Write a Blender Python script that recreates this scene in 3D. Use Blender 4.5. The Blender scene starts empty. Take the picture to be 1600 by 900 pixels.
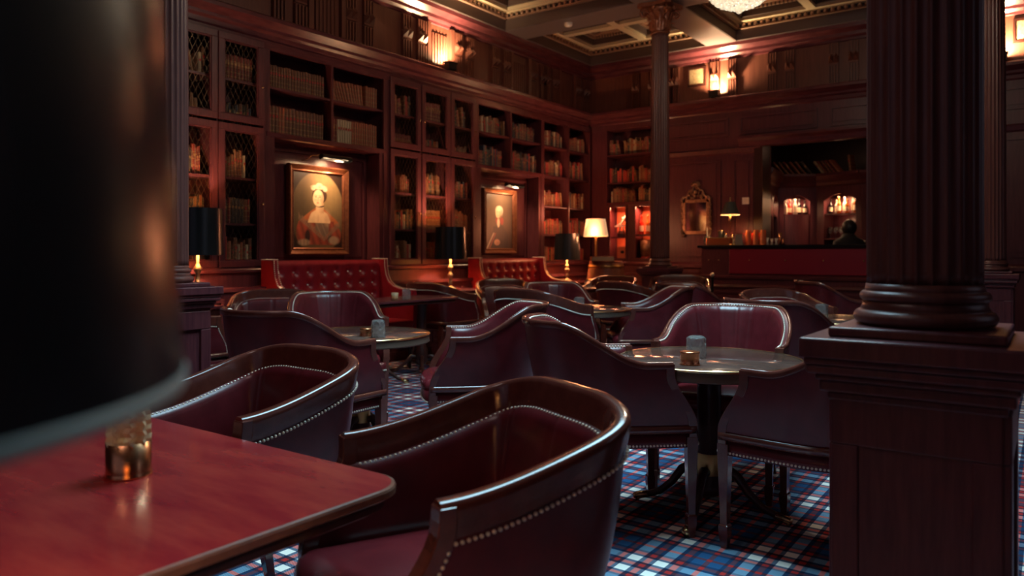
import bpy, bmesh, math, random
from mathutils import Vector, Matrix
R = math.radians
PI = math.pi
random.seed(7)
scene = bpy.context.scene
COL = scene.collection

# ------------------------------------------------------------------ camera, world, big lights, exposure
cam_d = bpy.data.cameras.new('camera'); cam = bpy.data.objects.new('camera', cam_d); COL.objects.link(cam)
cam.location = (0, 0, 1.22); cam.rotation_euler = (R(90), 0, R(35.9))
cam_d.sensor_width = 36; cam_d.lens = 1170 / 1600 * 36; cam_d.shift_y = -55 / 1600
cam_d.clip_start = .02
cam_d.dof.use_dof = True; cam_d.dof.focus_distance = 3.0; cam_d.dof.aperture_fstop = 2.8
scene.camera = cam
world = bpy.data.worlds.new('world'); scene.world = world; world.use_nodes = True
world.node_tree.nodes['Background'].inputs[0].default_value = (.02, .025, .04, 1)
world.node_tree.nodes['Background'].inputs[1].default_value = .3
scene.view_settings.view_transform = 'Standard'; scene.view_settings.look = 'None'
scene.view_settings.gamma = 1; scene.view_settings.use_curve_mapping = False
scene.view_settings.exposure = 0.38

def light(kind, loc, power, color, size=.1, rot=None, to=None, **kw):
    d = bpy.data.lights.new(kw.pop('name', kind.lower() + '_light'), kind); d.energy = power; d.color = color
    if kind == 'AREA':
        d.shape = 'RECTANGLE'; d.size = size[0]; d.size_y = size[1]
    else: d.shadow_soft_size = size
    for k, v in kw.items(): setattr(d, k, v)
    o = bpy.data.objects.new(d.name, d); COL.objects.link(o); o.location = loc
    if rot: o.rotation_euler = rot
    if to is not None:
        o.rotation_euler = (Vector(to) - Vector(loc)).to_track_quat('-Z', 'Y').to_euler()
    return o
COOL = (.48, .82, 1.0); WARM = (1.0, .62, .34); AMBER = (1.0, .64, .36)
# cool laylight in the middle bay of the ceiling (above the picture), and faint fills added out of view to lift the shadows
light('AREA', (-1.75, 3.35, 4.40), 86, COOL, (1.8, 2.0), rot=(0, 0, 0), name='laylight_or_fill', spread=R(110))
light('AREA', (-2.1, -.3, 4.40), 8, (1, .76, .70), (1.6, 1.4), rot=(0, 0, 0), name='laylight_or_fill', spread=R(125))  # warm fill added overhead, no fitting behind it
light('AREA', (2.95, 4.4, 2.4), 4.5, (.72, .74, 1.0), (4.0, 2.2), to=(-3.5, 5.6, 1.5), name='right_fill')  # lavender fill added at the right to raise the dark tones
light('AREA', (-1.8, -2.35, 2.4), 3.5, (.80, .70, 1.0), (6.0, 2.4), to=(-2.6, 6, 1.9), name='rear_fill')  # broad lavender fill added behind the camera for a flat lift

# ------------------------------------------------------------------ projection helper used to place things
FW = (-.5864, .8100); RT = (.8100, .5864)
def at(u, d):                      # a pixel column of the photograph and a distance -> world X, Y
    r = (u - 800) / 1170 * d
    return (FW[0]*d + RT[0]*r, FW[1]*d + RT[1]*r)

# ------------------------------------------------------------------ materials
MATS = {}
def mat(name, color, rough=.5, metal=0, **kw):
    if name in MATS: return MATS[name]
    m = bpy.data.materials.new(name); m.use_nodes = True; nt = m.node_tree
    b = nt.nodes['Principled BSDF']
    b.inputs['Base Color'].default_value = (*color, 1); b.inputs['Roughness'].default_value = rough
    b.inputs['Metallic'].default_value = metal
    for k, v in kw.items():
        if k in ('noise', 'bump', 'stretch', 'color2', 'noisescale'): continue
        b.inputs[k.replace('_', ' ')].default_value = v
    if 'color2' in kw or 'bump' in kw:
        tc = nt.nodes.new('ShaderNodeTexCoord'); mp = nt.nodes.new('ShaderNodeMapping')
        mp.inputs['Scale'].default_value = kw.get('stretch', (1, 1, 1))
        nz = nt.nodes.new('ShaderNodeTexNoise'); nz.inputs['Scale'].default_value = kw.get('noisescale', 8)
        nz.inputs['Detail'].default_value = 6; nz.inputs['Roughness'].default_value = .62
        nt.links.new(tc.outputs['Object'], mp.inputs[0]); nt.links.new(mp.outputs[0], nz.inputs[0])
        if 'color2' in kw:
            cr = nt.nodes.new('ShaderNodeValToRGB'); cr.color_ramp.elements[0].position = .35; cr.color_ramp.elements[1].position = .68
            cr.color_ramp.elements[0].color = (*color, 1); cr.color_ramp.elements[1].color = (*kw['color2'], 1)
            nt.links.new(nz.outputs[0], cr.inputs[0]); nt.links.new(cr.outputs[0], b.inputs['Base Color'])
        if kw.get('bump'):
            bp = nt.nodes.new('ShaderNodeBump'); bp.inputs['Strength'].default_value = kw['bump']; bp.inputs['Distance'].default_value = .01
            nt.links.new(nz.outputs[0], bp.inputs['Height']); nt.links.new(bp.outputs[0], b.inputs['Normal'])
    MATS[name] = m; return m
wood = mat('mahogany', (.075, .018, .025), .33, color2=(.130, .034, .040), stretch=(9, 9, .8), noisescale=7, bump=.06)
wood_wall = mat('wall_mahogany', (.080, .018, .027), .35, color2=(.130, .033, .043), stretch=(7, 7, .6), noisescale=5, bump=.05)
wood_h = mat('horizontal_mahogany', (.082, .019, .026), .26, color2=(.138, .036, .042), stretch=(1, 1, 9), noisescale=5, bump=.04)
wood_dark = mat('dark_mahogany', (.030, .008, .007), .35, color2=(.055, .014, .010), stretch=(8, 8, .8), noisescale=6, bump=.05)
wood_chair = mat('polished_chair_mahogany', (.100, .024, .017), .19, color2=(.135, .036, .025), stretch=(3, 3, 3), noisescale=6, bump=.02, Coat_Weight=.5, Coat_Roughness=.12)
wood_table = mat('red_mahogany_tabletop', (.30, .016, .024), .26, color2=(.42, .044, .036), stretch=(1.2, 5, 1), noisescale=3.2, bump=.012, Coat_Weight=.35, Coat_Roughness=.08)
leather = mat('oxblood_leather', (.085, .007, .010), .34, color2=(.125, .011, .016), noisescale=14, bump=.06, Specular_IOR_Level=.5, Coat_Weight=.22, Coat_Roughness=.20)
leather_seat = mat('polished_oxblood_leather', (.140, .012, .018), .25, color2=(.185, .020, .026), Coat_Weight=.4, Coat_Roughness=.16, noisescale=9, bump=.12, Specular_IOR_Level=.65)
leather_red = mat('crimson_leather', (.26, .010, .018), .33, color2=(.33, .016, .026), noisescale=10, bump=.08)
brass = mat('brass', (.66, .46, .24), .24, 1)
lamp_metal = mat('pale_lamp_metal', (.34, .29, .22), .42, 1)
nail_m = mat('nailhead_brass', (.90, .80, .66), .36, .45)
old_brass = mat('aged_brass', (.45, .26, .10), .32, 1)
copper = mat('copper', (.78, .36, .18), .26, 1)
gilt = mat('gilt_wood', (.46, .27, .16), .36, .7, color2=(.24, .12, .075), noisescale=26, bump=.3)
gilt_frame = mat('copper_gilt_frame', (.24, .085, .04), .30, .6, color2=(.14, .045, .022), noisescale=30, bump=.1)
black = mat('black_metal', (.012, .012, .013), .35, .3)
shade_black = mat('black_lampshade_card', (.014, .018, .021), .24)
shade_rim = mat('grey_green_trim', (.30, .36, .34), .5)
white_in = mat('gold_lining', (.75, .48, .22), .45, .4)
marble = mat('brown_stone', (.068, .036, .029), .10, color2=(.120, .070, .056), noisescale=7)
cream = mat('cream_ceiling_paint', (.66, .54, .38), .5)
ceil_brown = mat('brown_ceiling_paint', (.095, .062, .058), .5)
soffit_m = mat('taupe_soffit_paint', (.15, .12, .125), .38)
eggdart = mat('bronze_gilt_moulding', (.40, .24, .18), .36, .35)
blackstone = mat('black_bar_top', (.012, .011, .013), .12)
porcelain = mat('off_white_plastic', (.85, .78, .66), .4)
paper = mat('book_pages', (.42, .33, .22), .8)
linen = mat('cream_linen_shade', (.85, .62, .40), .8, Emission_Strength=.42)
linen.node_tree.nodes['Principled BSDF'].inputs['Emission Color'].default_value = (1, .56, .26, 1)
glass = mat('clear_cut_glass', (.93, .97, .96), .035, Transmission_Weight=.93, Specular_IOR_Level=.9, IOR=1.45)
glass_thin = mat('window_glass', (.02, .025, .03), .05, Specular_IOR_Level=.8)
flame = mat('bulb_glow', (1, .7, .4), .5, Emission_Strength=14)
flame.node_tree.nodes['Principled BSDF'].inputs['Emission Color'].default_value = (1, .72, .42, 1)
crystal = mat('lit_crystal', (.95, .9, .8), .08, Transmission_Weight=.75, IOR=1.5, Emission_Strength=.13)
crystal.node_tree.nodes['Principled BSDF'].inputs['Emission Color'].default_value = (1, .84, .62, 1)
frieze = mat('frieze_mahogany', (.120, .036, .026), .40, color2=(.175, .058, .038), stretch=(7, 7, .6), noisescale=5, bump=.05)
bookm = [mat('book_%s' % n, c, .5, color2=c2, noisescale=40, stretch=(1, 1, 3)) for n, c, c2 in (
    ('brown', (.16, .060, .030), (.26, .10, .05)), ('tan', (.28, .13, .06), (.42, .20, .10)),
    ('dark_red', (.17, .020, .018), (.25, .035, .03)), ('bright_red', (.42, .03, .025), (.55, .05, .04)),
    ('dark_green', (.035, .050, .038), (.06, .08, .06)), ('black', (.030, .024, .024), (.06, .045, .04)),
    ('cream', (.55, .42, .25), (.68, .54, .34)), ('navy', (.035, .042, .070), (.06, .07, .10)),
    ('rust', (.32, .085, .035), (.45, .13, .06)))]
BCOL = ['brown', 'tan', 'dark red', 'bright red', 'dark green', 'black', 'cream', 'navy blue', 'rust brown']

def math_node(nt, op, a, b=None, c=None):
    n = nt.nodes.new('ShaderNodeMath'); n.operation = op
    for i, x in enumerate((a, b, c)):
        if x is None: continue
        if isinstance(x, (int, float)): n.inputs[i].default_value = x
        else: nt.links.new(x, n.inputs[i])
    return n.outputs[0]
def tartan():
    m = bpy.data.materials.new('tartan_carpet'); m.use_nodes = True; nt = m.node_tree; b = nt.nodes['Principled BSDF']
    tc = nt.nodes.new('ShaderNodeTexCoord'); sp = nt.nodes.new('ShaderNodeSeparateXYZ'); nt.links.new(tc.outputs['Object'], sp.inputs[0])
    navy = (.010, .022, .055); blue = (.020, .085, .20); red = (.46, .030, .028); white = (.95, .93, .84); dk = (.008, .010, .022); salmon = (.42, .11, .07)
    def sett(coord, phase):
        t = math_node(nt, 'FRACT', math_node(nt, 'DIVIDE', math_node(nt, 'SUBTRACT', coord, phase), .391))
        cr = nt.nodes.new('ShaderNodeValToRGB'); cr.color_ramp.interpolation = 'CONSTANT'
        stops = [(0, white), (.125, navy), (.175, red), (.235, navy), (.285, white), (.41, navy), (.455, red), (.52, navy),
                 (.57, blue), (.685, red), (.735, blue), (.865, navy), (.905, red), (.955, navy)]
        e = cr.color_ramp.elements
        while len(e) < len(stops): e.new(.5)
        for i, (p, c) in enumerate(stops): e[i].position = p; e[i].color = (*c, 1)
        nt.links.new(t, cr.inputs[0]); return cr.outputs[0]
    cx = sett(sp.outputs[0], -1.775); cy = sett(sp.outputs[1], 2.583)
    # weave: fine twill alternation of warp and weft plus an overall half mix
    tw = math_node(nt, 'FRACT', math_node(nt, 'MULTIPLY', math_node(nt, 'ADD', sp.outputs[0], sp.outputs[1]), 120))
    f = math_node(nt, 'ADD', .36, math_node(nt, 'MULTIPLY', math_node(nt, 'GREATER_THAN', tw, .5), .28))
    # the woven colour is the geometric mean of warp and weft, so only white over white reads white
    g1 = nt.nodes.new('ShaderNodeGamma'); g2 = nt.nodes.new('ShaderNodeGamma'); nt.links.new(cx, g1.inputs[0]); nt.links.new(cy, g2.inputs[0])
    nt.links.new(f, g1.inputs[1]); nt.links.new(math_node(nt, 'SUBTRACT', 1.0, f), g2.inputs[1])
    mx = nt.nodes.new('ShaderNodeMix'); mx.data_type = 'RGBA'; mx.blend_type = 'MULTIPLY'; mx.inputs[0].default_value = 1
    nt.links.new(g1.outputs[0], mx.inputs[6]); nt.links.new(g2.outputs[0], mx.inputs[7])
    nt.links.new(mx.outputs[2], b.inputs['Base Color']); b.inputs['Roughness'].default_value = .95
    b.inputs['Specular IOR Level'].default_value = .1
    nz = nt.nodes.new('ShaderNodeTexNoise'); nz.inputs['Scale'].default_value = 400; nt.links.new(tc.outputs['Object'], nz.inputs[0])
    bp = nt.nodes.new('ShaderNodeBump'); bp.inputs['Strength'].default_value = .3; bp.inputs['Distance'].default_value = .004
    nt.links.new(nz.outputs[0], bp.inputs['Height']); nt.links.new(bp.outputs[0], b.inputs['Normal'])
    return m
carpet = tartan()

# ------------------------------------------------------------------ mesh helpers
class MB:
    def __init__(s, xf=None): s.v = []; s.f = []; s.mi = []; s.sm = []; s.xf = xf; s.ms = []
    def m(s, material):
        if material not in s.ms: s.ms.append(material)
        return s.ms.index(material)
    def add(s, vs, fs, material, smooth=False):
        n = len(s.v); k = s.m(material)
        for p in vs: s.v.append(tuple(s.xf(*p)) if s.xf else tuple(p))
        for f in fs: s.f.append([n + i for i in f]); s.mi.append(k); s.sm.append(smooth)
        return s
    def box(s, a, b, c, d, e, f, material):
        V = [(a, c, e), (b, c, e), (b, d, e), (a, d, e), (a, c, f), (b, c, f), (b, d, f), (a, d, f)]
        return s.add(V, [(0, 3, 2, 1), (4, 5, 6, 7), (0, 1, 5, 4), (1, 2, 6, 5), (2, 3, 7, 6), (3, 0, 4, 7)], material)
    def lathe(s, prof, cx, cy, material, n=24, smooth=True, flute=None, caps=True, dim=None):
        vs = []; fs = []
        for r, z in prof:
            for i in range(n):
                a = 2*PI*i/n; rr = r * (flute(a) if flute else 1)
                vs.append((cx + rr*math.cos(a), cy + rr*math.sin(a), z))
        for j in range(len(prof)-1):
            for i in range(n):
                k = (i+1) % n; fs.append((j*n+i, j*n+k, (j+1)*n+k, (j+1)*n+i))
        if caps: fs.append(list(range(n))[::-1]); fs.append([(len(prof)-1)*n+i for i in range(n)])
        return s.add(vs, fs, material, smooth)
    def tube(s, pts, r, material, n=8, smooth=True, closed=False):
        pts = [Vector(p) for p in pts]; m = len(pts); vs = []; fs = []
        up = Vector((0, 0, 1))
        for i, p in enumerate(pts):
            t = (pts[(i+1) % m] - pts[i-1]) if closed else (pts[min(i+1, m-1)] - pts[max(i-1, 0)])
            t.normalize(); a = t.cross(up if abs(t.z) < .95 else Vector((1, 0, 0))).normalized(); b = t.cross(a)
            rr = r[i] if isinstance(r, (list, tuple)) else r
            for k in range(n):
                g = 2*PI*(k+.5)/n; q = p + a*rr*math.cos(g) + b*rr*math.sin(g); vs.append(q)
        for i in range(m if closed else m-1):
            for k in range(n):
                l = (k+1) % n; j = (i+1) % m; fs.append((i*n+k, i*n+l, j*n+l, j*n+k))
        if not closed: fs.append(list(range(n))[::-1]); fs.append([(m-1)*n+k for k in range(n)])
        return s.add(vs, fs, material, smooth)
    def sweep(s, secs, material, smooth=False, closed=False, caps=True):   # secs: list of rings of equal length
        n = len(secs[0]); vs = [p for r in secs for p in r]; fs = []
        for i in range(len(secs) - (0 if closed else 1)):
            j = (i+1) % len(secs)
            for k in range(n):
                l = (k+1) % n; fs.append((i*n+k, i*n+l, j*n+l, j*n+k))
        if caps and not closed: fs.append(list(range(n))[::-1]); fs.append([(len(secs)-1)*n+k for k in range(n)])
        return s.add(vs, fs, material, smooth)
    def grid(s, rows, material, smooth=True):
        m = len(rows[0]); vs = [p for r in rows for p in r]; fs = []
        for i in range(len(rows)-1):
            for k in range(m-1): fs.append((i*m+k, i*m+k+1, (i+1)*m+k+1, (i+1)*m+k))
        return s.add(vs, fs, material, smooth)
    def prism(s, poly, z0, z1, material):
        n = len(poly)
        return s.add([(x, y, z0) for x, y in poly] + [(x, y, z1) for x, y in poly],
                     [list(range(n))[::-1], [n+i for i in range(n)]] + [(i, (i+1) % n, n+(i+1) % n, n+i) for i in range(n)], material)
    def ball(s, c, r, material, n=6, m=4, sz=1, smooth=True):
        vs = [(c[0], c[1], c[2]-r*sz)]; fs = []
        for j in range(1, m):
            t = PI*j/m
            for i in range(n):
                a = 2*PI*i/n; vs.append((c[0]+r*math.sin(t)*math.cos(a), c[1]+r*math.sin(t)*math.sin(a), c[2]-r*sz*math.cos(t)))
        vs.append((c[0], c[1], c[2]+r*sz)); L = len(vs)-1
        for i in range(n):
            k = (i+1) % n; fs.append((0, 1+k, 1+i)); fs.append((L, 1+(m-2)*n+i, 1+(m-2)*n+k))
            for j in range(m-2): fs.append((1+j*n+i, 1+j*n+k, 1+(j+1)*n+k, 1+(j+1)*n+i))
        return s.add(vs, fs, material, smooth)
    def molding(s, prof, u0, u1, material):       # prof: (w, z) points, extruded along u
        n = len(prof)
        return s.add([(u0, w, z) for w, z in prof] + [(u1, w, z) for w, z in prof],
                     [list(range(n))[::-1], [n+i for i in range(n)]] + [(i, (i+1) % n, n+(i+1) % n, n+i) for i in range(n)], material)
    def mesh(s, name):
        me = bpy.data.meshes.new(name); me.from_pydata(s.v, [], s.f)
        for m in s.ms: me.materials.append(m)
        me.polygons.foreach_set('material_index', s.mi); me.polygons.foreach_set('use_smooth', s.sm)
        bm = bmesh.new(); bm.from_mesh(me); bmesh.ops.recalc_face_normals(bm, faces=bm.faces); bm.to_mesh(me); bm.free()
        me.update(); return me
    def obj(s, name, parent=None, bevel=0, **props):
        o = bpy.data.objects.new(name, s.mesh(name)); COL.objects.link(o)
        if parent is not None: o.parent = parent
        if bevel:
            b = o.modifiers.new('bevel', 'BEVEL'); b.width = bevel; b.segments = 2; b.limit_method = 'ANGLE'; b.angle_limit = R(40)
        for k, v in props.items(): o[k] = v
        return o
def thing(name, label, cat, loc=(0, 0, 0), rz=0, group=None):
    o = bpy.data.objects.new(name, None); COL.objects.link(o); o.location = loc; o.rotation_euler = (0, 0, rz)
    o.empty_display_size = .1; tag(o, label, cat, group); return o
def tag(o, label, cat, group=None):
    o['label'] = label; o['category'] = cat
    if group: o['group'] = group
    return o
def struct(name, mb, bevel=0):
    o = mb.obj(name, bevel=bevel); o['kind'] = 'structure'; return o
def dup(root, loc, rz, label, group=None, scale=1):
    r = root.copy(); COL.objects.link(r); r.location = loc; r.rotation_euler = (0, 0, rz); r.scale = (scale,)*3
    r['label'] = label
    if group: r['group'] = group
    for ch in list(root.children):
        c = ch.copy(); COL.objects.link(c); c.parent = r
        for g in list(ch.children):
            d = g.copy(); COL.objects.link(d); d.parent = c
    return r
LW = lambda u, w, z: (-6.2 + w, u, z)       # frame of the left wall: along, out of the wall, up
BW = lambda u, w, z: (u, 10.75 - w, z)      # frame of the back wall

# ------------------------------------------------------------------ room shell
m = MB(); m.box(-6.9, 3.3, -2.7, 14.2, -.1, 0, carpet); struct('floor', m)
m = MB(); m.box(-6.75, -6.55, -2.7, 14.2, 0, 4.9, wood_wall); m.box(-6.55, -6.3, -2.7, 2.95, 0, 3.3, wood_wall)
m.box(-6.55, -6.30, -2.7, 11.0, 3.30, 4.35, frieze); struct('wall_left', m)
m = MB(); m.box(-6.55, -3.40, 11.05, 11.25, 0, 4.9, wood_wall); m.box(-1.15, 3.3, 11.05, 11.25, 0, 4.9, wood_wall); m.box(-3.40, -1.15, 11.05, 11.25, 2.80, 4.9, wood_wall)
struct('wall_back', m); m = MB()
m.box(-6.3, 3.3, 10.85, 11.05, 3.30, 4.35, frieze)
m.box(-4.93, -3.40, 10.75, 11.05, 0, 3.30, wood_wall); m.box(-1.15, 3.3, 10.75, 11.05, 0, 3.30, wood_wall); m.box(-3.40, -1.15, 10.75, 11.05, 2.80, 3.30, wood_wall)
# raised panels of the dado and field on the back wall
m.xf = BW
def panel_frame(m, u0, u1, z0, z1, w=.0, t=.035, material=wood_wall, h=.018):
    for a, b, c, d in ((u0, u1, z0, z0+t), (u0, u1, z1-t, z1), (u0, u0+t, z0+t, z1-t), (u1-t, u1, z0+t, z1-t)):
        m.box(a, b, w, w+h, c, d, material)
    m.box(u0+t*1.9, u1-t*1.9, w, w+h*.6, z0+t*1.9, z1-t*1.9, material)
panel_frame(m, -4.86, -3.98, 1.16, 2.60); panel_frame(m, -3.80, -3.50, 1.16, 2.60)
panel_frame(m, -4.86, -3.98, .12, .95)
for u0, u1 in ((-4.88, -3.86), (-3.70, -2.62), (-2.46, -1.30)): panel_frame(m, u0, u1, 2.93, 3.20, t=.03)
for u0, u1 in ((-.95, -.1), (.05, 1.4), (1.55, 3.1)):
    panel_frame(m, u0, u1, 1.16, 2.60); panel_frame(m, u0, u1, 2.93, 3.20, t=.03); panel_frame(m, u0, u1, .12, .95)
for a, b in ((-4.93, -3.40), (-1.15, 3.3)):
    m.molding([(0, .98), (.05, 1.0), (.05, 1.04), (.03, 1.06), (0, 1.08)], a, b, wood_wall)
    m.molding([(0, 2.66), (.02, 2.68), (.035, 2.74), (0, 2.76)], a, b, wood_wall)
# jambs and architrave of the bar opening
m.box(-3.48, -3.36, -.3, .03, 0, 2.80, wood_dark); m.box(-1.19, -1.07, -.3, .03, 0, 2.80, wood_dark)
m.molding([(0, 2.74), (.04, 2.75), (.06, 2.82), (.10, 2.86), (.10, 2.89), (0, 2.90)], -3.70, -1.0, wood_h)
struct('wall_back_panelling', m)
m = MB(); m.box(3.1, 3.3, -2.7, 14.2, 0, 4.9, wood_wall); struct('wall_right', m)
m = MB(); m.box(-6.55, 3.3, -2.7, -2.5, 0, 4.9, wood_wall); struct('wall_rear', m)
def window(n, xf, u0, u1):
    w = MB(xf); z0, z1 = 1.1, 3.6
    for a, b, c, d in ((u0, u1, z0-.12, z0), (u0, u1, z1, z1+.12), (u0-.12, u0, z0-.12, z1+.12), (u1, u1+.12, z0-.12, z1+.12)): w.box(a, b, 0, .07, c, d, wood_wall)
    w.box(u0, u1, .0, .015, z0, z1, glass_thin)
    for k in range(1, 4): w.box(u0+(u1-u0)*k/4-.015, u0+(u1-u0)*k/4+.015, .015, .04, z0, z1, wood_wall)
    for k in range(1, 5): w.box(u0, u1, .015, .035, z0+(z1-z0)*k/5-.012, z0+(z1-z0)*k/5+.012, wood_wall)
    struct('window_%d' % n, w)
window(1, lambda u, w, z: (u, -2.5+w, z), -2.2, 1.0); window(2, lambda u, w, z: (3.1-w, u, z), 2.9, 5.9); window(3, lambda u, w, z: (u, -2.5+w, z), -5.0, -3.4)

# cornice over the bookcases, crown under the ceiling
corn = [(-.10, 3.28), (.0, 3.28), (.015, 3.30), (.02, 3.34), (.05, 3.36), (.055, 3.39), (.10, 3.42), (.13, 3.44), (.13, 3.475), (.115, 3.49), (-.10, 3.49)]
crown = [(-.10, 4.08), (-.085, 4.09), (-.08, 4.12), (-.05, 4.15), (-.045, 4.19), (.02, 4.24), (.03, 4.29), (-.10, 4.29)]
m = MB(LW); m.molding(corn, -2.5, 10.72, wood_h); struct('trim_1', m)
m = MB(BW); m.molding(corn, -6.17, 3.1, wood_h); struct('trim_2', m)
m = MB(LW); m.molding(crown, -2.5, 10.80, wood_h); struct('trim_3', m)
m = MB(BW); m.molding(crown, -6.25, 3.1, wood_h); struct('trim_4', m)

# fluted pilasters with twin corbels on the frieze
def fluted(m, u0, u1, z0, z1, w0, th, n, material):
    m.box(u0, u1, w0, w0+th*.45, z0, z1, material)
    p = (u1-u0)/(n*2+1)
    for k in range(n+1): m.box(u0+2*k*p, u0+(2*k+1)*p, w0+th*.45, w0+th, z0+.015, z1-.015, material)
def frieze_pilaster(m, u, wd, w0):
    fluted(m, u-wd/2, u+wd/2, 3.49, 3.78, w0, .045, 3, frieze); fluted(m, u-wd/2, u+wd/2, 3.87, 4.08, w0, .045, 3, frieze)
    m.box(u-wd/2, u+wd/2, w0, w0+.04, 3.78, 3.87, frieze)
    for s in (-1, 1):
        c = u + s*wd*.25; h = wd*.25
        m.add([(c-h, w0+.04, 3.80), (c+h, w0+.04, 3.80), (c-h*.9, w0+.04, 3.89), (c+h*.9, w0+.04, 3.89), (c, w0+.10, 3.865), (c, w0+.05, 3.93)],
              [(0, 1, 4), (0, 4, 2), (1, 3, 4), (2, 4, 5), (4, 3, 5), (0, 2, 5, 3, 1)], frieze)
def frieze_group(m, c, w0, sc=1.0, wide=.28, gap=.12):
    a = wide/2
    frieze_pilaster(m, c-a-.20, .15, w0); frieze_pilaster(m, c-a-.46, .15, w0)
    frieze_pilaster(m, c+a+.20, .15, w0); frieze_pilaster(m, c+a+.46, .15, w0)
    fluted(m, c-a, c+a, 3.49, 3.98, w0, .025, 5, frieze)
    m.box(c-a-.11, c-a-.05, w0, w0+.05, 3.49, 4.08, frieze); m.box(c+a+.05, c+a+.11, w0, w0+.05, 3.49, 4.08, frieze)
m = MB(LW)
for c in (3.15, 5.30, 7.12, 8.87, 10.15): frieze_group(m, c, -.10)
struct('trim_5', m)
m = MB(BW)
for u in (-5.40, -5.12, -4.84, -4.73, -4.10, -3.84, -3.26, -3.01, -2.43, -2.18, -1.6, -1.3, -.70, -.02): frieze_pilaster(m, u, .13, -.10)
struct('trim_6', m)

# ------------------------------------------------------------------ ceiling
def ceiling():
    m = MB(); XB = [(-6.16, -4.18, 2), (-3.74, -.57, 3), (-.13, 3.1, 3)]; YB = [(-2.5, 1.88, 4), (2.34, 8.36, 6), (8.84, 10.70, 2)]
    def slab(a, b, c, d): m.box(a, b, c, d, 4.29, 4.62, soffit_m)
    xs = [-6.55, -6.16, -4.18, -3.74, -.57, -.13, 3.1]; ys = [-2.5, 1.88, 2.34, 8.36, 8.84, 10.70, 11.0]
    slab(-6.55, -6.16, -2.7, 11.1); slab(-4.18, -3.74, -2.7, 11.1); slab(-.57, -.13, -2.7, 11.1)
    for a, b, _ in XB: slab(a, b, 1.88, 2.34); slab(a, b, 8.36, 8.84); slab(a, b, 10.70, 11.1)
    m.box(-6.75, 3.3, -2.7, 14.2, 4.86, 4.96, ceil_brown)
    for (a, b, nx) in XB:
        for (c, d, ny) in YB:
            # dark wall of the recess, gilt egg and dart, cream lip
            t = .012
            for q in ((a, a+t, c, d), (b-t, b, c, d), (a, b, c, c+t), (a, b, d-t, d)): m.box(*q, 4.295, 4.44, ceil_brown)
            t = .05
            for q in ((a, a+t, c, d), (b-t, b, c, d), (a, b, c, c+t), (a, b, d-t, d)): m.box(*q, 4.44, 4.46, eggdart); m.box(*q, 4.515, 4.535, cream)
            if a < -.2:
                for (p, q, ax) in ((c, d, 0), (a, b, 1)):
                    n = int((q-p)/.085)
                    for k in range(n):
                        s = p+(q-p)*(k+.5)/n
                        for e in ((a+.03, b-.03) if ax == 0 else (c+.03, d-.03)):
                            m.ball(((e, s, 4.487) if ax == 0 else (s, e, 4.487)), .030, eggdart, 6, 4, 1.1)
            px = (b-a-.1)/nx; py = (d-c-.1)/ny; bw = .12
            X0 = a+.05; Y0 = c+.05
            for i in range(nx+1): x = X0+i*px; m.box(max(x-bw/2, a), min(x+bw/2, b), c, d, 4.53, 4.64, cream)
            for j in range(ny+1): y = Y0+j*py; m.box(a, b, max(y-bw/2, c), min(y+bw/2, d), 4.531, 4.641, cream)
            for i in range(nx):
                for j in range(ny):
                    x0, x1, y0, y1 = X0+i*px+bw/2, X0+(i+1)*px-bw/2, Y0+j*py+bw/2, Y0+(j+1)*py-bw/2
                    def ring(g0, g1, z0, z1, mt):
                        m.box(x0+g0, x0+g1, y0+g0, y1-g0, z0, z1, mt); m.box(x1-g1, x1-g0, y0+g0, y1-g0, z0, z1, mt)
                        m.box(x0+g0, x1-g0, y0+g0, y0+g1, z0, z1, mt); m.box(x0+g0, x1-g0, y1-g1, y1-g0, z0, z1, mt)
                    ring(0, .03, 4.575, 4.72, ceil_brown); ring(.0, .10, 4.70, 4.74, eggdart); ring(.03, .055, 4.66, 4.70, ceil_brown)
                    ring(.10, .20, 4.74, 4.79, cream); ring(.20, .23, 4.77, 4.87, ceil_brown)
                    if a < -.2 and y1 > 4:
                        n = 14
                        for k in range(n):      # dentils
                            sx = x0+.06+(x1-x0-.12)*(k+.5)/n; sy = y0+.06+(y1-y0-.12)*(k+.5)/n
                            m.box(sx-.014, sx+.014, y1-.075, y1-.05, 4.655, 4.70, eggdart); m.box(x0+.05, x0+.075, sy-.014, sy+.014, 4.655, 4.70, eggdart)
    return struct('ceiling', m)
ceiling()
m = MB(); cx, cy = at(888, 10.0)
m.lathe([(.055, 4.29), (.055, 4.262), (.045, 4.245), (.02, 4.235), (.0005, 4.233)], cx, cy, porcelain, 20)
tag(m.obj('smoke_detector'), 'small round off-white smoke detector on the ceiling beam', 'smoke detector')

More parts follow.
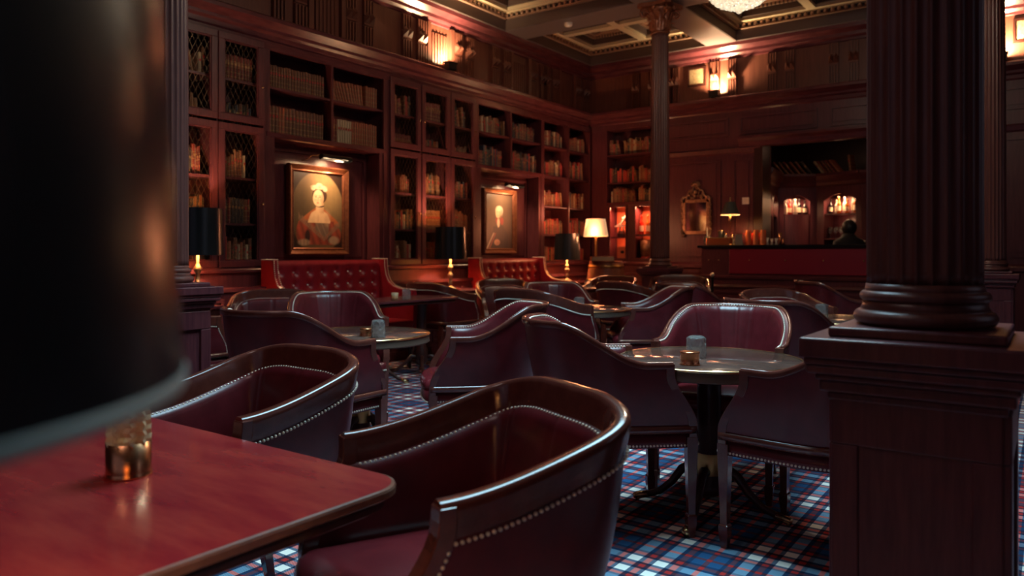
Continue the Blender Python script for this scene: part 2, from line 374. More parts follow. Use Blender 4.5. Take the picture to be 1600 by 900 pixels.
# ------------------------------------------------------------------ columns on panelled pedestals
wood_col_lit = mat('lit_column_mahogany', (.115, .042, .036), .32, color2=(.170, .064, .052), stretch=(9, 9, .8), noisescale=7, bump=.05)  # lighter, browner mahogany copy: warm light on the shafts put into the colour
def make_column(x, y, label):
    t = thing('column', label, 'column', (x, y, 0), 0, 'fluted mahogany columns')
    b, s = .16, .217
    m = MB(); m.box(-b, b, -b, b, 0, .90, wood); m.box(-b-.02, b+.02, -b-.02, b+.02, 0, .12, wood); m.box(-b-.012, b+.012, -b-.012, b+.012, .12, .145, wood)
    for sg in (-1, 1):
        for ax in (0, 1):
            for (a0, a1, z0, z1) in ((-b, b, .145, .20), (-b, b, .80, .90), (-b, -b+.055, .20, .80), (b-.055, b, .20, .80)):
                if ax: m.box(sg*b-.006, sg*b+.014, a0, a1, z0, z1, wood)
                else: m.box(a0, a1, sg*b-.006, sg*b+.014, z0, z1, wood)
    m.obj('pedestal', t, .004)
    m = MB()
    for g, z0, z1 in ((b+.008, .895, .915), (b+.022, .915, .94), (b+.030, .94, .955), (b+.045, .955, .975), (s-.008, .975, .99), (s, .99, 1.034), (.167, 1.034, 1.056)):
        m.box(-g, g, -g, g, z0, z1, wood)
    m.obj('cap_slab', t, .005)
    m = MB()
    def tor(r0, rr, z):
        return [(r0+rr*math.sin(PI*k/8), z-rr*math.cos(PI*k/8)) for k in range(9)]
    prof = [(.13, 1.056)] + tor(.128, .017, 1.075) + [(.130, 1.094), (.126, 1.102), (.126, 1.110)] + tor(.120, .012, 1.122) + [(.121, 1.136), (.1185, 1.15)]
    m.lathe(prof, 0, 0, wood_col_lit, 40); m.obj('base_rings', t)
    m = MB(); n = 192; fl = 24
    flute = lambda a: 1 - .085*abs(math.sin(a*fl/2))**.7
    m.lathe([(.1175, 1.15), (.1172, 1.18), (.1172, 1.20), (.1165, 2.1), (.1115, 3.0), (.103, 3.88), (.103, 3.93)], 0, 0, wood_col_lit, n, True, flute); m.obj('shaft', t)
    m = MB()
    m.lathe(tor(.104, .014, 3.935) + [(.107, 3.95), (.104, 3.97), (.105, 4.05), (.118, 4.13), (.15, 4.21), (.17, 4.235)], 0, 0, eggcol, 32)
    for row, (n, z0, h, r0, out) in enumerate(((8, 3.955, .13, .107, .05), (8, 3.98, .20, .11, .085))):
        for k in range(n):
            a = 2*PI*(k+.5*row)/n; rows = []
            for j in range(7):
                q = j/6; rr = r0+.012+out*q**2.2+(.01 if j == 6 else 0); z = z0+h*math.sin(min(q, .93)*PI/2*1.05); wd = .042*(1-.55*q**2)*(1+.25*math.sin(q*14))
                if j == 6: z = z0+h*.90; rr += .01
                rows.append([(math.cos(a)*(rr+dr)-math.sin(a)*wd*e, math.sin(a)*(rr+dr)+math.cos(a)*wd*e, z) for e, dr in ((-1, -.012), (-.5, .0), (0, .010), (.5, .0), (1, -.012))])
            m.grid(rows, eggcol)
    for k in range(4):          # corner volutes
        a = PI/4+k*PI/2; pts = []
        for j in range(26):
            th = j/25*PI*3.2; rr = .058*(1-j/27)
            pts.append((math.cos(a)*(.205+rr*math.sin(th-.6)), math.sin(a)*(.205+rr*math.sin(th-.6)), 4.175+rr*math.cos(th-.6)))
        m.tube([(math.cos(a)*.12, math.sin(a)*.12, 4.10)]+[(math.cos(a)*.15, math.sin(a)*.15, 4.19)]+pts, .013, eggcol, 6)
        m.ball((math.cos(a)*.205, math.sin(a)*.205, 4.175), .016, eggcol, 8, 6)
    for k in range(4):
        a = k*PI/2; m.ball((math.cos(a)*.185, math.sin(a)*.185, 4.225), .03, eggcol, 8, 6)
    poly = []
    for k in range(4):
        a = PI/4+k*PI/2; poly += [(math.cos(a-.12)*.285, math.sin(a-.12)*.285), (math.cos(a+.12)*.285, math.sin(a+.12)*.285)]
        for q in (.25, .5, .75):
            g = a+q*PI/2; rr = .185+.06*abs(q-.5)*2; poly.append((math.cos(g)*rr, math.sin(g)*rr))
    m.prism(poly, 4.245, 4.29, eggcol); m.obj('capital', t, label='carved leaf capital with corner scrolls')
    return t
eggcol = mat('bronzed_carved_mahogany', (.20, .060, .030), .34, .25, color2=(.30, .10, .05), noisescale=20)
make_column(-.24, 1.924, 'thick dark fluted column nearest the camera on a panelled pedestal')
make_column(-3.96, 2.22, 'fluted column at left, partly behind the big black lampshade')
make_column(-3.96, 8.60, 'slim fluted column with scrolled capital between bookcase and mirror')
make_column(-.46, 8.00, 'fluted column and pedestal just right of the nearest thick column')

# ------------------------------------------------------------------ bookcases
SH = [2.85, 2.40, 1.93, 1.50, 1.10]
RUNS = []      # book rows: frame, u0, u1, z, headroom, description, mode
def lattice_door(parent, xf, u0, u1, z0, z1, knob_side):
    m = MB(xf); fw_ = .062
    for a, b, c, d in ((u0, u1, z0, z0+fw_), (u0, u1, z1-fw_, z1), (u0, u0+fw_, z0+fw_, z1-fw_), (u1-fw_, u1, z0+fw_, z1-fw_)): m.box(a, b, .002, .03, c, d, wood)
    i = fw_
    for a, b, c, d in ((u0+i, u1-i, z0+i, z0+i+.012), (u0+i, u1-i, z1-i-.012, z1-i), (u0+i, u0+i+.012, z0+i, z1-i), (u1-i-.012, u1-i, z0+i, z1-i)): m.box(a, b, .004, .022, c, d, wood_h)
    d = m.obj('door', parent, .003)
    g = MB(xf); a0, a1, c0, c1 = u0+fw_+.01, u1-fw_-.01, z0+fw_+.01, z1-fw_-.01; sp = .056; sl = 1.9
    H = c1-c0; W = a1-a0
    k = -int(H/sl/sp)-1
    while k*sp < W:
        x = k*sp
        for sg in (1, -1):
            # line from (x,0) rising with slope sl ; mirrored for sg=-1
            xa, za, xb, zb = x, 0, x+H/sl, H
            if xa < 0: za = -xa*sl; xa = 0
            if xb > W: zb = (W-x)*sl; xb = W
            if zb > za+.01 and xb > xa:
                if sg < 0: xa, xb = W-xa, W-xb
                g.tube([(a0+xa, .010+.002*sg, c0+za), (a0+xb, .010+.002*sg, c0+zb)], .0013, wire, 4, False)
        k += 1
    g.obj('wire_lattice', d, label='brass wire lattice panel')
    kb = MB(xf); ku = u1-.03 if knob_side > 0 else u0+.03; kb.tube([(ku, .03, z0+(z1-z0)*.45), (ku, .055, z0+(z1-z0)*.45)], [.006, .010], brass, 8); kb.obj('knob', d)
wire = mat('dull_brass_wire', (.22, .15, .10), .35, .9)
def bookcase(xf, u0, u1, cols, mode, label, group, where):
    t = thing('bookcase', label, 'bookcase', xf((u0+u1)/2, 0, 0), 0, group)
    base = Vector(t.location)
    def P(xf0): return lambda a, b, c: Vector(xf0(a, b, c)) - base
    f = P(xf); m = MB(f)
    m.box(u0, u1, -.34, -.32, .9, 3.28, wood)
    m.box(u0, u0+.03, -.32, 0, .9, 3.28, wood); m.box(u1-.03, u1, -.32, 0, .9, 3.28, wood)
    m.box(u0, u1, -.32, 0, 3.24, 3.28, wood)
    edges = sorted(set([u0, u1] + [a for c in cols for a in c]))
    for k in range(len(cols)-1):
        a, b = cols[k][1], cols[k+1][0]; z0 = 2.38 if mode == 'niche' else 1.08
        m.box(a, b, -.32, .008, z0, 3.24, wood)
    if cols[0][0] > u0: m.box(u0, cols[0][0], -.02, .008, 1.08, 3.28, wood)
    if cols[-1][1] < u1: m.box(cols[-1][1], u1, -.02, .008, 1.08, 3.28, wood)
    rows = SH[:2] if mode == 'niche' else SH
    for (a, b) in cols:
        for z in rows: m.box(a, b, -.32, -.012 if mode != 'doors' else -.03, z-.022, z, wood)
    if mode == 'niche':
        m.box(u0, u1, -.32, .012, 2.355, 2.40, wood_h); m.molding([(-.3, 2.33), (-.10, 2.33), (-.02, 2.345), (.012, 2.36), (-.3, 2.36)], u0+.03, u1-.03, wood_h)
        m.box(u0+.03, u1-.03, -.235, -.215, 1.08, 2.36, wood_h)
        m.box(u0, u0+.10, -.21, 0, 1.08, 2.36, wood); m.box(u1-.10, u1, -.21, 0, 1.08, 2.36, wood)
        panel_frame(m, u0+.13, u1-.13, 1.12, 2.29, w=-.215, t=.03, material=wood, h=.02)
    m.molding([(-.3, 1.02), (.02, 1.02), (.045, 1.035), (.045, 1.06), (.02, 1.08), (-.3, 1.08)], u0, u1, wood_h)
    m.box(u0, u1, -.3, .012, .9, 1.02, wood)
    m.box(u0, u1, -.02, .014, 3.20, 3.28, wood_h)
    m.obj('carcass', t)
    m = MB(f); m.box(u0, u1, -.3, .16, .0, .865, wood); m.box(u0, u1, -.3, .185, .865, .90, wood_h); m.box(u0, u1, .16, .175, 0, .10, wood)
    for (a, b) in cols: panel_frame(m, a+.03, b-.03, .15, .80, w=.16, t=.03, material=wood)
    m.obj('base_cupboard', t)
    if mode == 'doors':
        for k, (a, b) in enumerate(cols):
            lattice_door(t, f, a, b, 2.445, 3.25, 1 if k % 2 == 0 else -1); lattice_door(t, f, a, b, 1.085, 2.42, 1 if k % 2 == 0 else -1)
    names = ['top shelf', 'second shelf', 'third shelf', 'fourth shelf', 'bottom shelf']
    for ci, (a, b) in enumerate(cols):
        for ri, z in enumerate(rows):
            pos = {1: [''], 2: ['left half, ', 'right half, '], 3: ['left door, ', 'middle door, ', 'right door, ']}[len(cols)][ci]
            RUNS.append((xf, a+(.04 if mode == 'doors' else .008), b-(.04 if mode == 'doors' else .008), z, .36 if ri == 0 else .40, names[ri] + ', ' + pos + where, mode, t))
    return t
SA, SB, SC, SD, SE = (2.98, 4.49), (4.49, 6.10), (6.10, 7.76), (7.76, 9.34), (9.34, 10.78)
GB = 'wall bookcases of the panelled room'
bookcase(LW, *SA, [(2.99, 3.47), (3.48, 3.955), (3.965, 4.45)], 'doors', 'wire-fronted bookcase at far left behind the left column', GB, 'bookcase far left')
bookcase(LW, *SB, [(4.53, 5.295), (5.325, 6.06)], 'niche', 'open bookcase with panelled niche holding the portrait of the lady', GB, 'bookcase over the lady')
bookcase(LW, *SC, [(6.15, 6.66), (6.68, 7.20), (7.22, 7.72)], 'doors', 'three-door wire-fronted bookcase between the two portraits', GB, 'bookcase between the portraits')
bookcase(LW, *SD, [(7.80, 8.525), (8.555, 9.30)], 'niche', 'open bookcase with panelled niche holding the portrait of the man', GB, 'bookcase over the man')
bookcase(LW, *SE, [(9.38, 10.07), (10.10, 10.74)], 'open', 'tall open bookcase in the corner behind the cream lamp', GB, 'left corner bookcase')

# back wall corner unit: open shelves over two lit display cupboards
def corner_unit():
    u0, u1 = -6.16, -4.93
    t = thing('display_bookcase', 'corner bookcase on the back wall with two glowing glazed cupboards below', 'bookcase', (-5.5, 10.75, 0))
    f = lambda a, b, c: Vector(BW(a, b, c)) - Vector((-5.5, 10.75, 0))
    m = MB(f)
    m.box(u0, u1, -.30, -.29, .9, 3.28, wood); m.box(u0, -5.88, -.3, .0, .9, 3.32, wood_wall); m.box(-4.97, u1, -.3, 0, .9, 3.28, wood)
    m.box(u0, u1, -.3, .003, 3.20, 3.32, wood); m.box(-5.88, -4.97, -.3, .012, 1.99, 2.03, wood_h)
    for z in (2.80, 2.35): m.box(-5.88, -4.97, -.3, -.01, z-.022, z, wood)
    m.box(-5.52, -5.38, -.3, 0, 1.08, 1.99, wood); m.box(-5.88, -5.83, -.02, .0, 1.08, 1.99, wood); m.box(-5.09, -4.97, -.02, .0, 1.08, 1.99, wood)
    m.box(-5.88, -4.97, -.3, .01, 1.02, 1.10, wood); m.molding([(-.3, 1.02), (.02, 1.02), (.045, 1.035), (.045, 1.06), (.02, 1.08), (-.3, 1.08)], u0, u1, wood_h)
    m.box(u0, u1, -.3, .012, .9, 1.02, wood); m.box(-5.83, -5.52, -.29, -.03, 1.455, 1.475, wood); m.box(-5.38, -5.09, -.29, -.03, 1.485, 1.515, wood)
    m.obj('carcass', t)
    m = MB(f); m.box(u0, u1, -.3, .16, .0, .865, wood); m.box(u0, u1, -.3, .185, .865, .90, wood_h)
    panel_frame(m, -5.85, -5.48, .15, .80, w=.16, t=.03, material=wood); panel_frame(m, -5.42, -5.0, .15, .80, w=.16, t=.03, material=wood); m.obj('base_cupboard', t)
    lin = mat('orange_cupboard_lining', (.55, .12, .045), .6)
    for a, b in ((-5.84, -5.51), (-5.39, -5.08)):
        m = MB(f)
        for q in ((a, b, 1.10, 1.135), (a, b, 1.955, 1.99), (a, a+.03, 1.135, 1.955), (b-.03, b, 1.135, 1.955)): m.box(q[0], q[1], .0, .022, q[2], q[3], wood)
        d = m.obj('door', t, .003); k = MB(f); k.ball((b-.015 if a < -5.5 else a+.015, .03, 1.5), .009, brass, 8, 6); k.obj('knob', d)
        m = MB(f); m.box(a, b, -.288, -.28, 1.10, 1.98, lin); m.obj('back_lining', t, label='orange red lit back panel')
    for x in (-5.68, -5.24):
        light('AREA', (x, 10.83, 1.94), 6, (1, .32, .15), (.2, .06), rot=(R(-12), 0, 0), name='cupboard_strip_light')
        light('POINT', (x, 10.85, 1.36), 1.2, (1, .30, .14), .03, name='cupboard_glow')
    for z, h, nm in ((2.80, .36, 'top shelf'), (2.35, .36, 'middle shelf'), (2.03, .28, 'lowest shelf')):
        RUNS.append((BW, -5.87, -4.98, z, h, nm + ' over the lit cupboards', 'open', t))
corner_unit()

# ------------------------------------------------------------------ books
def book_mesh(ci):
    m = MB(); c = bookm[ci]; n = 6; rows = []
    sec = lambda z: [(-.5, 1.0, z), (-.5, .10, z)] + [(-.5+k/n, .10-.10*math.sin(PI*k/n), z) for k in range(1, n)] + [(.5, .10, z), (.5, 1.0, z)]
    zs = [0, .10, .13, .28, .31, .50, .53, .72, .75, .90, 1.0]
    for j in range(len(zs)-1):
        band = j in (1, 3, 5, 7); g = 1.035 if band else 1
        a = [(x, (y-.05)*(g)+.05 if y < .11 else y, z) for x, y, z in sec(zs[j])]; b = [(x, (y-.05)*(g)+.05 if y < .11 else y, z) for x, y, z in sec(zs[j+1])]
        nn = len(a); fs = [(k, k+1, nn+k+1, nn+k) for k in range(nn-1)]
        m.add(a+b, fs, gold_tool if (band and ci in (0, 1, 2, 8, 4)) else c, True)
    m.add([(-.5, .05, 0), (.5, .05, 0), (.5, 1, 0), (-.5, 1, 0)], [(0, 1, 2, 3)], c)
    m.box(-.42, .42, .06, .97, .012, .985, paper)
    # title label
    if ci in (0, 2, 5, 6, 7): m.add([(-.3, -.006, .58), (.3, -.006, .58), (.3, -.006, .68), (-.3, -.006, .68)], [(0, 1, 2, 3)], bookm[3] if ci in (0, 6) else gold_tool)
    return m.mesh('book')
gold_tool = mat('gold_tooling', (.42, .24, .10), .4, .5)
BM = [book_mesh(i) for i in range(9)]
BOOKS = []
ORD = ['first', 'second', 'third', 'fourth', 'fifth', 'sixth', 'seventh', 'eighth', 'ninth', 'tenth', 'eleventh', 'twelfth', 'thirteenth', 'fourteenth', 'fifteenth',
       'sixteenth', 'seventeenth', 'eighteenth', 'nineteenth', 'twentieth', 'twenty-first', 'twenty-second', 'twenty-third', 'twenty-fourth', 'twenty-fifth', 'twenty-sixth', 'twenty-seventh', 'twenty-eighth', 'twenty-ninth', 'thirtieth', 'thirty-first', 'thirty-second', 'thirty-third', 'thirty-fourth']
rng = random.Random(3)
for ri, (xf, a, b, z, head, desc, mode, _) in enumerate(RUNS):
    rz = R(90) if xf is LW else 0
    setlike = rng.random() < .28
    pal = rng.choice([[0, 0, 8, 0, 1], [0, 2, 2, 5, 0], [1, 0, 8, 0, 6], [4, 5, 0, 2, 7], [2, 2, 8, 0, 3], [0, 8, 2, 1, 5]])
    if 'over the lady' in desc:
        setlike = True; pal = [0, 0, 8, 0, 0] if 'left half' in desc else [8, 0, 2, 0, 8]
    if 'corner bookcase' in desc or 'over the lit' in desc: pal = [8, 1, 2, 3, 5, 0, 2, 6]; setlike = False
    hb = rng.uniform(.20, .26) if not setlike else rng.uniform(.22, .27); wb = rng.uniform(.028, .042); ci0 = rng.choice(pal)
    x = a + (0 if rng.random() < .8 else rng.uniform(.0, .08)); n = 0
    end = b - (rng.uniform(0, .10) if not setlike else rng.uniform(0, .03)); lean_from = None
    if 'second shelf, left half, bookcase over the lady' in desc: x = a+.02; wb = .040; hb = .275
    if 'top shelf, right half, bookcase over the lady' in desc: lean_from = 0
    while True:
        if setlike: w_ = wb*rng.uniform(.85, 1.15); h_ = hb*rng.uniform(.97, 1.02); ci = ci0 if rng.random() < .93 else rng.choice(pal)
        else: w_ = rng.uniform(.018, .046); h_ = hb*rng.uniform(.78, 1.12); ci = rng.choice(pal) if rng.random() < .8 else rng.randrange(9)
        if 'second shelf, right half, bookcase over the lady' in desc: ci = 2 if n < 3 else (6 if n < 9 else 8)
        h_ = min(h_, head-.03)
        if x + w_ > end: break
        lean = 0
        if lean_from is not None and 1 <= n < 12: lean = R(22 - n*1.4)
        elif not setlike and rng.random() < .07 and x+w_+.05 < end: lean = R(rng.uniform(6, 13))
        cxp = x + w_/2 + math.sin(lean)*h_/2*0
        dep = rng.uniform(.15, .19)
        P = Vector(xf(cxp, -.055 if mode != 'open' else -.06, z+.001))
        BOOKS.append((P, rz, (w_*.93, dep, h_), lean, ci, desc, n)); n += 1
        x += w_/math.cos(lean)
        if lean and lean_from is None: x += math.sin(lean)*h_*.9
        if lean_from is not None and n == 12: x += .03
def bsize(bk):
    P = bk[0]; d = FW[0]*P.x+FW[1]*P.y; return bk[2][0]*bk[2][2]/d**2
def bvis(bk):
    P = bk[0]; d = FW[0]*P.x+FW[1]*P.y; r = RT[0]*P.x+RT[1]*P.y; u = 800+1170*r/d; return u > 292
vis = sorted([b_ for b_ in BOOKS if bvis(b_)], key=bsize, reverse=True)
def book_matrix(bk):
    P, rz, sc, lean, *_ = bk
    # leaning books tip to the left about their lower right edge
    piv = Matrix.Translation((sc[0]/2, 0, 0)) @ Matrix.Rotation(-lean, 4, 'Y') @ Matrix.Translation((-sc[0]/2, 0, 0))
    return Matrix.Translation(P) @ Matrix.Rotation(rz, 4, 'Z') @ piv @ Matrix.Diagonal((*sc, 1))
for bk in vis[:300]:
    o = bpy.data.objects.new('book', BM[bk[4]]); COL.objects.link(o); o.matrix_world = book_matrix(bk)
    hgt = 'tall' if bk[2][2] > .25 else ('short' if bk[2][2] < .20 else 'medium')
    lab = '%s %s%s book, %s from left on %s' % (hgt, BCOL[bk[4]], ' leaning' if bk[3] else '', ORD[min(bk[6], 33)], bk[5])
    if len(lab.split()) > 15: lab = lab.split(' ', 1)[1]
    tag(o, lab, 'book', 'old leather-bound books in the wall bookcases')
rest = vis[300:]
bm = bmesh.new(); restmesh = bpy.data.meshes.new('leather_books')
for k in range(9): restmesh.materials.append(None)
vv = []; ff = []; fm = []; allm = []
for bk in rest:
    me = BM[bk[4]]; Mx = book_matrix(bk); n0 = len(vv)
    vv += [Mx @ v.co for v in me.vertices]
    for p in me.polygons:
        mt = me.materials[p.material_index]
        if mt not in allm: allm.append(mt)
        ff.append([n0+i for i in p.vertices]); fm.append(allm.index(mt))
bm.free(); restmesh.materials.clear()
restmesh.from_pydata([tuple(v) for v in vv], [], ff)
for mt in allm: restmesh.materials.append(mt)
restmesh.polygons.foreach_set('material_index', fm); restmesh.update()
o = bpy.data.objects.new('leather_books', restmesh); COL.objects.link(o); o['kind'] = 'stuff'
tag(o, 'remaining rows of small old leather books on the farther shelves', 'books', 'old leather-bound books in the wall bookcases')

# ------------------------------------------------------------------ portraits
def paint_canvas(name, parent, xf, u0, u1, z0, z1, w, fn, nx=130, nz=168):
    vs = []; fs = []; cols = []
    for j in range(nz+1):
        for i in range(nx+1): vs.append(xf(u0+(u1-u0)*i/nx, w, z0+(z1-z0)*j/nz)); cols.append(fn(i/nx, j/nz))
    for j in range(nz):
        for i in range(nx): k = j*(nx+1)+i; fs.append((k, k+1, k+nx+2, k+nx+1))
    me = bpy.data.meshes.new(name); me.from_pydata([tuple(v) for v in vs], [], fs); ca = me.color_attributes.new('paint', 'FLOAT_COLOR', 'POINT')
    for k, c in enumerate(cols): ca.data[k].color = (*c, 1)
    m = bpy.data.materials.new('oil_paint'); m.use_nodes = True; nt = m.node_tree; b = nt.nodes['Principled BSDF']
    at_ = nt.nodes.new('ShaderNodeAttribute'); at_.attribute_name = 'paint'; nz_ = nt.nodes.new('ShaderNodeTexNoise'); nz_.inputs['Scale'].default_value = 14; nz_.inputs['Detail'].default_value = 8
    mx = nt.nodes.new('ShaderNodeMix'); mx.data_type = 'RGBA'; mx.blend_type = 'MULTIPLY'; mx.inputs[0].default_value = .35
    nt.links.new(at_.outputs[0], mx.inputs[6]); nt.links.new(nz_.outputs[0], mx.inputs[7]); nt.links.new(mx.outputs[2], b.inputs['Base Color'])
    b.inputs['Roughness'].default_value = .38; me.materials.append(m)
    o = bpy.data.objects.new(name, me); COL.objects.link(o); o.parent = parent; return o
def mixc(a, b, t): t = max(0, min(1, t)); return tuple(a[k]*(1-t)+b[k]*t for k in range(3))
def ell(x, y, cx, cy, rx, ry, soft=.15):       # 1 inside, 0 outside
    d = math.hypot((x-cx)/rx, (y-cy)/ry); return max(0, min(1, (1-d)/soft+.5))
def lady(x, y):
    ov = ell(x, y, .5, .46, .54, .55, .03); c = mixc((.028, .014, .010), (.13, .080, .040), ov)
    c = mixc(c, (.25, .165, .075), ell(x, y, .70, .72, .34, .34, 1.0)*ov); c = mixc(c, (.05, .035, .02), ell(x, y, .16, .45, .28, .42, 1.0)*.6*ov)
    low = 1 if y > .045 else 0
    sh = .56 - .215*abs((x-.515)/.41)**1.25                    # line of the shoulders
    if .10 < x < .93 and y < sh and y > .30: c = mixc(c, (.40, .115, .040), 1)
    sleeve = max(ell(x, y, .17, .21, .105, .155, .12), ell(x, y, .90, .17, .07, .10, .3), ell(x, y, .82, .20, .10, .12, .3))
    torso = 1 if abs(x-.52) < .30 and y < .36 else 0
    c = mixc(c, (.30, .055, .030), torso*low); c = mixc(c, (.34, .060, .032), sleeve*low)
    c = mixc(c, (.12, .03, .02), (1 if torso or sleeve > .5 else 0)*low*(.35+.35*math.sin(x*46+y*22)))
    c = mixc(c, (.035, .016, .014), max(ell(x, y, .285, .155, .050, .09, .4), ell(x, y, .73, .13, .04, .06, .4)))
    # lace shawl edge falling to a point
    vee = .10 + abs(x-.62)*(.55 if x < .62 else .62)
    if .10 < x < .95 and vee-.01 < y < vee+.075+.012*math.sin(x*75): c = mixc(c, (.23, .14, .085), .62+.25*math.sin(x*110)*math.sin(y*95))
    if abs(x-.575) < .135 and vee+.05 < y < .335: c = mixc(c, (.15, .10, .070), .9); c = mixc(c, (.30, .21, .14), .35*(math.sin(x*60+y*35) > .6))
    c = mixc(c, (.40, .27, .17), max(ell(x, y, .215, .075, .115, .042, .5), ell(x, y, .82, .105, .105, .055, .5))*.85)
    c = mixc(c, (.09, .05, .03), (ell(x, y, .215, .075, .115, .042, .5) > .5)*.4*(math.sin(x*95) > .4))
    # chest and neck
    sk = (.70, .46, .26)
    if .29+.0*y < x < .74 and .335 < y < min(sh-.03, .335+.235*(1-abs((x-.52)/.235)**2.2)): c = mixc(c, sk, 1)
    c = mixc(c, (.52, .31, .17), ell(x, y, .50, .40, .012, .06, 1.0)*.5); c = mixc(c, (.55, .33, .18), ell(x, y, .68, .40, .06, .09, 1.0)*.5)
    if abs(x-.53) < .082 and .47 < y < .62: c = mixc(c, mixc(sk, (.48, .28, .15), (x-.50)*9), 1)
    if abs(x-.53) < .088 and abs(y-(.552+1.8*(x-.53)**2)) < .0085: c = (.018, .010, .009)
    # hair, cap, face
    c = mixc(c, (.040, .018, .012), ell(x, y, .525, .705, .148, .112, .10)); c = mixc(c, (.09, .045, .025), ell(x, y, .60, .74, .04, .06, .8)*.5)
    face = ell(x, y, .500, .665, .108, .112, .08); c = mixc(c, (.80, .56, .34), face)
    c = mixc(c, (.50, .29, .16), ell(x, y, .585, .655, .030, .085, .9)*.75*face); c = mixc(c, (.70, .30, .18), max(ell(x, y, .445, .640, .03, .020, .9), ell(x, y, .548, .640, .026, .018, .9))*.5)
    for ex in (.452, .532): c = mixc(c, (.05, .028, .02), ell(x, y, ex, .682, .019, .0065, .6)); c = mixc(c, (.20, .10, .06), ell(x, y, ex, .702, .027, .0045, .6)*.75)
    c = mixc(c, (.46, .25, .14), ell(x, y, .497, .655, .007, .030, .7)*.75); c = mixc(c, (.40, .20, .11), ell(x, y, .490, .627, .016, .006, .7)*.7); c = mixc(c, (.42, .055, .045), ell(x, y, .490, .603, .026, .0072, .5))
    c = mixc(c, (.60, .53, .36), max(ell(x, y, .515, .812, .150, .030, .5), ell(x, y, .52, .842, .060, .026, .5), ell(x, y, .64, .785, .045, .028, .5), ell(x, y, .40, .79, .045, .024, .5))*.9)
    c = mixc(c, (.30, .24, .15), ell(x, y, .53, .815, .03, .018, .6)*.6); c = mixc(c, (.30, .24, .15), ell(x, y, .40, .80, .02, .01, .6)*.5)
    return c
def gent(x, y):
    c = mixc((.034, .017, .013), (.115, .070, .042), ell(x, y, .25, .85, .60, .40, 1.0))
    sh = .47 - .20*abs((x-.52)/.30)**1.6
    if .20 < x < .84 and y < sh: c = (.012, .010, .012)
    c = mixc(c, (.05, .03, .025), ell(x, y, .62, .30, .05, .14, 1.0)*.5)
    c = mixc(c, (.24, .018, .020), max(ell(x, y, .405, .515, .040, .055, .3), ell(x, y, .60, .505, .060, .070, .3)))
    c = mixc(c, (.66, .48, .32), ell(x, y, .47, .47, .050, .085, .2)); c = mixc(c, (.012, .010, .012), 1 if y < .40 and abs(x-.47) > .25*(y-.28) and y > .2 and abs(x-.47) < .2 else 0)
    c = mixc(c, (.55, .44, .31), ell(x, y, .50, .695, .140, .090, .10)); c = mixc(c, (.36, .26, .18), ell(x, y, .585, .66, .045, .06, .8)*.8)
    c = mixc(c, (.74, .50, .30), ell(x, y, .455, .650, .085, .090, .10)); c = mixc(c, (.48, .27, .15), ell(x, y, .525, .62, .03, .06, .9)*.7)
    for ex in (.42, .49): c = mixc(c, (.06, .03, .02), ell(x, y, ex, .667, .015, .006, .6)); c = mixc(c, (.3, .2, .12), ell(x, y, ex, .682, .022, .004, .6)*.6)
    c = mixc(c, (.45, .24, .13), ell(x, y, .447, .640, .008, .026, .6)*.8); c = mixc(c, (.40, .12, .08), ell(x, y, .447, .604, .022, .006, .5))
    c = mixc(c, (.50, .24, .14), ell(x, y, .42, .115, .105, .055, .3)); c = mixc(c, (.25, .10, .06), ell(x, y, .44, .10, .05, .03, .8)*.6)
    if y < .29 and abs((y-.03)-(x-.08)*1.15) < .028: c = mixc(c, (.46, .34, .24), .9)
    if y < .28 and abs((y-.0)-(x-.14)*1.25) < .022: c = mixc(c, (.30, .05, .03), .9)
    return c
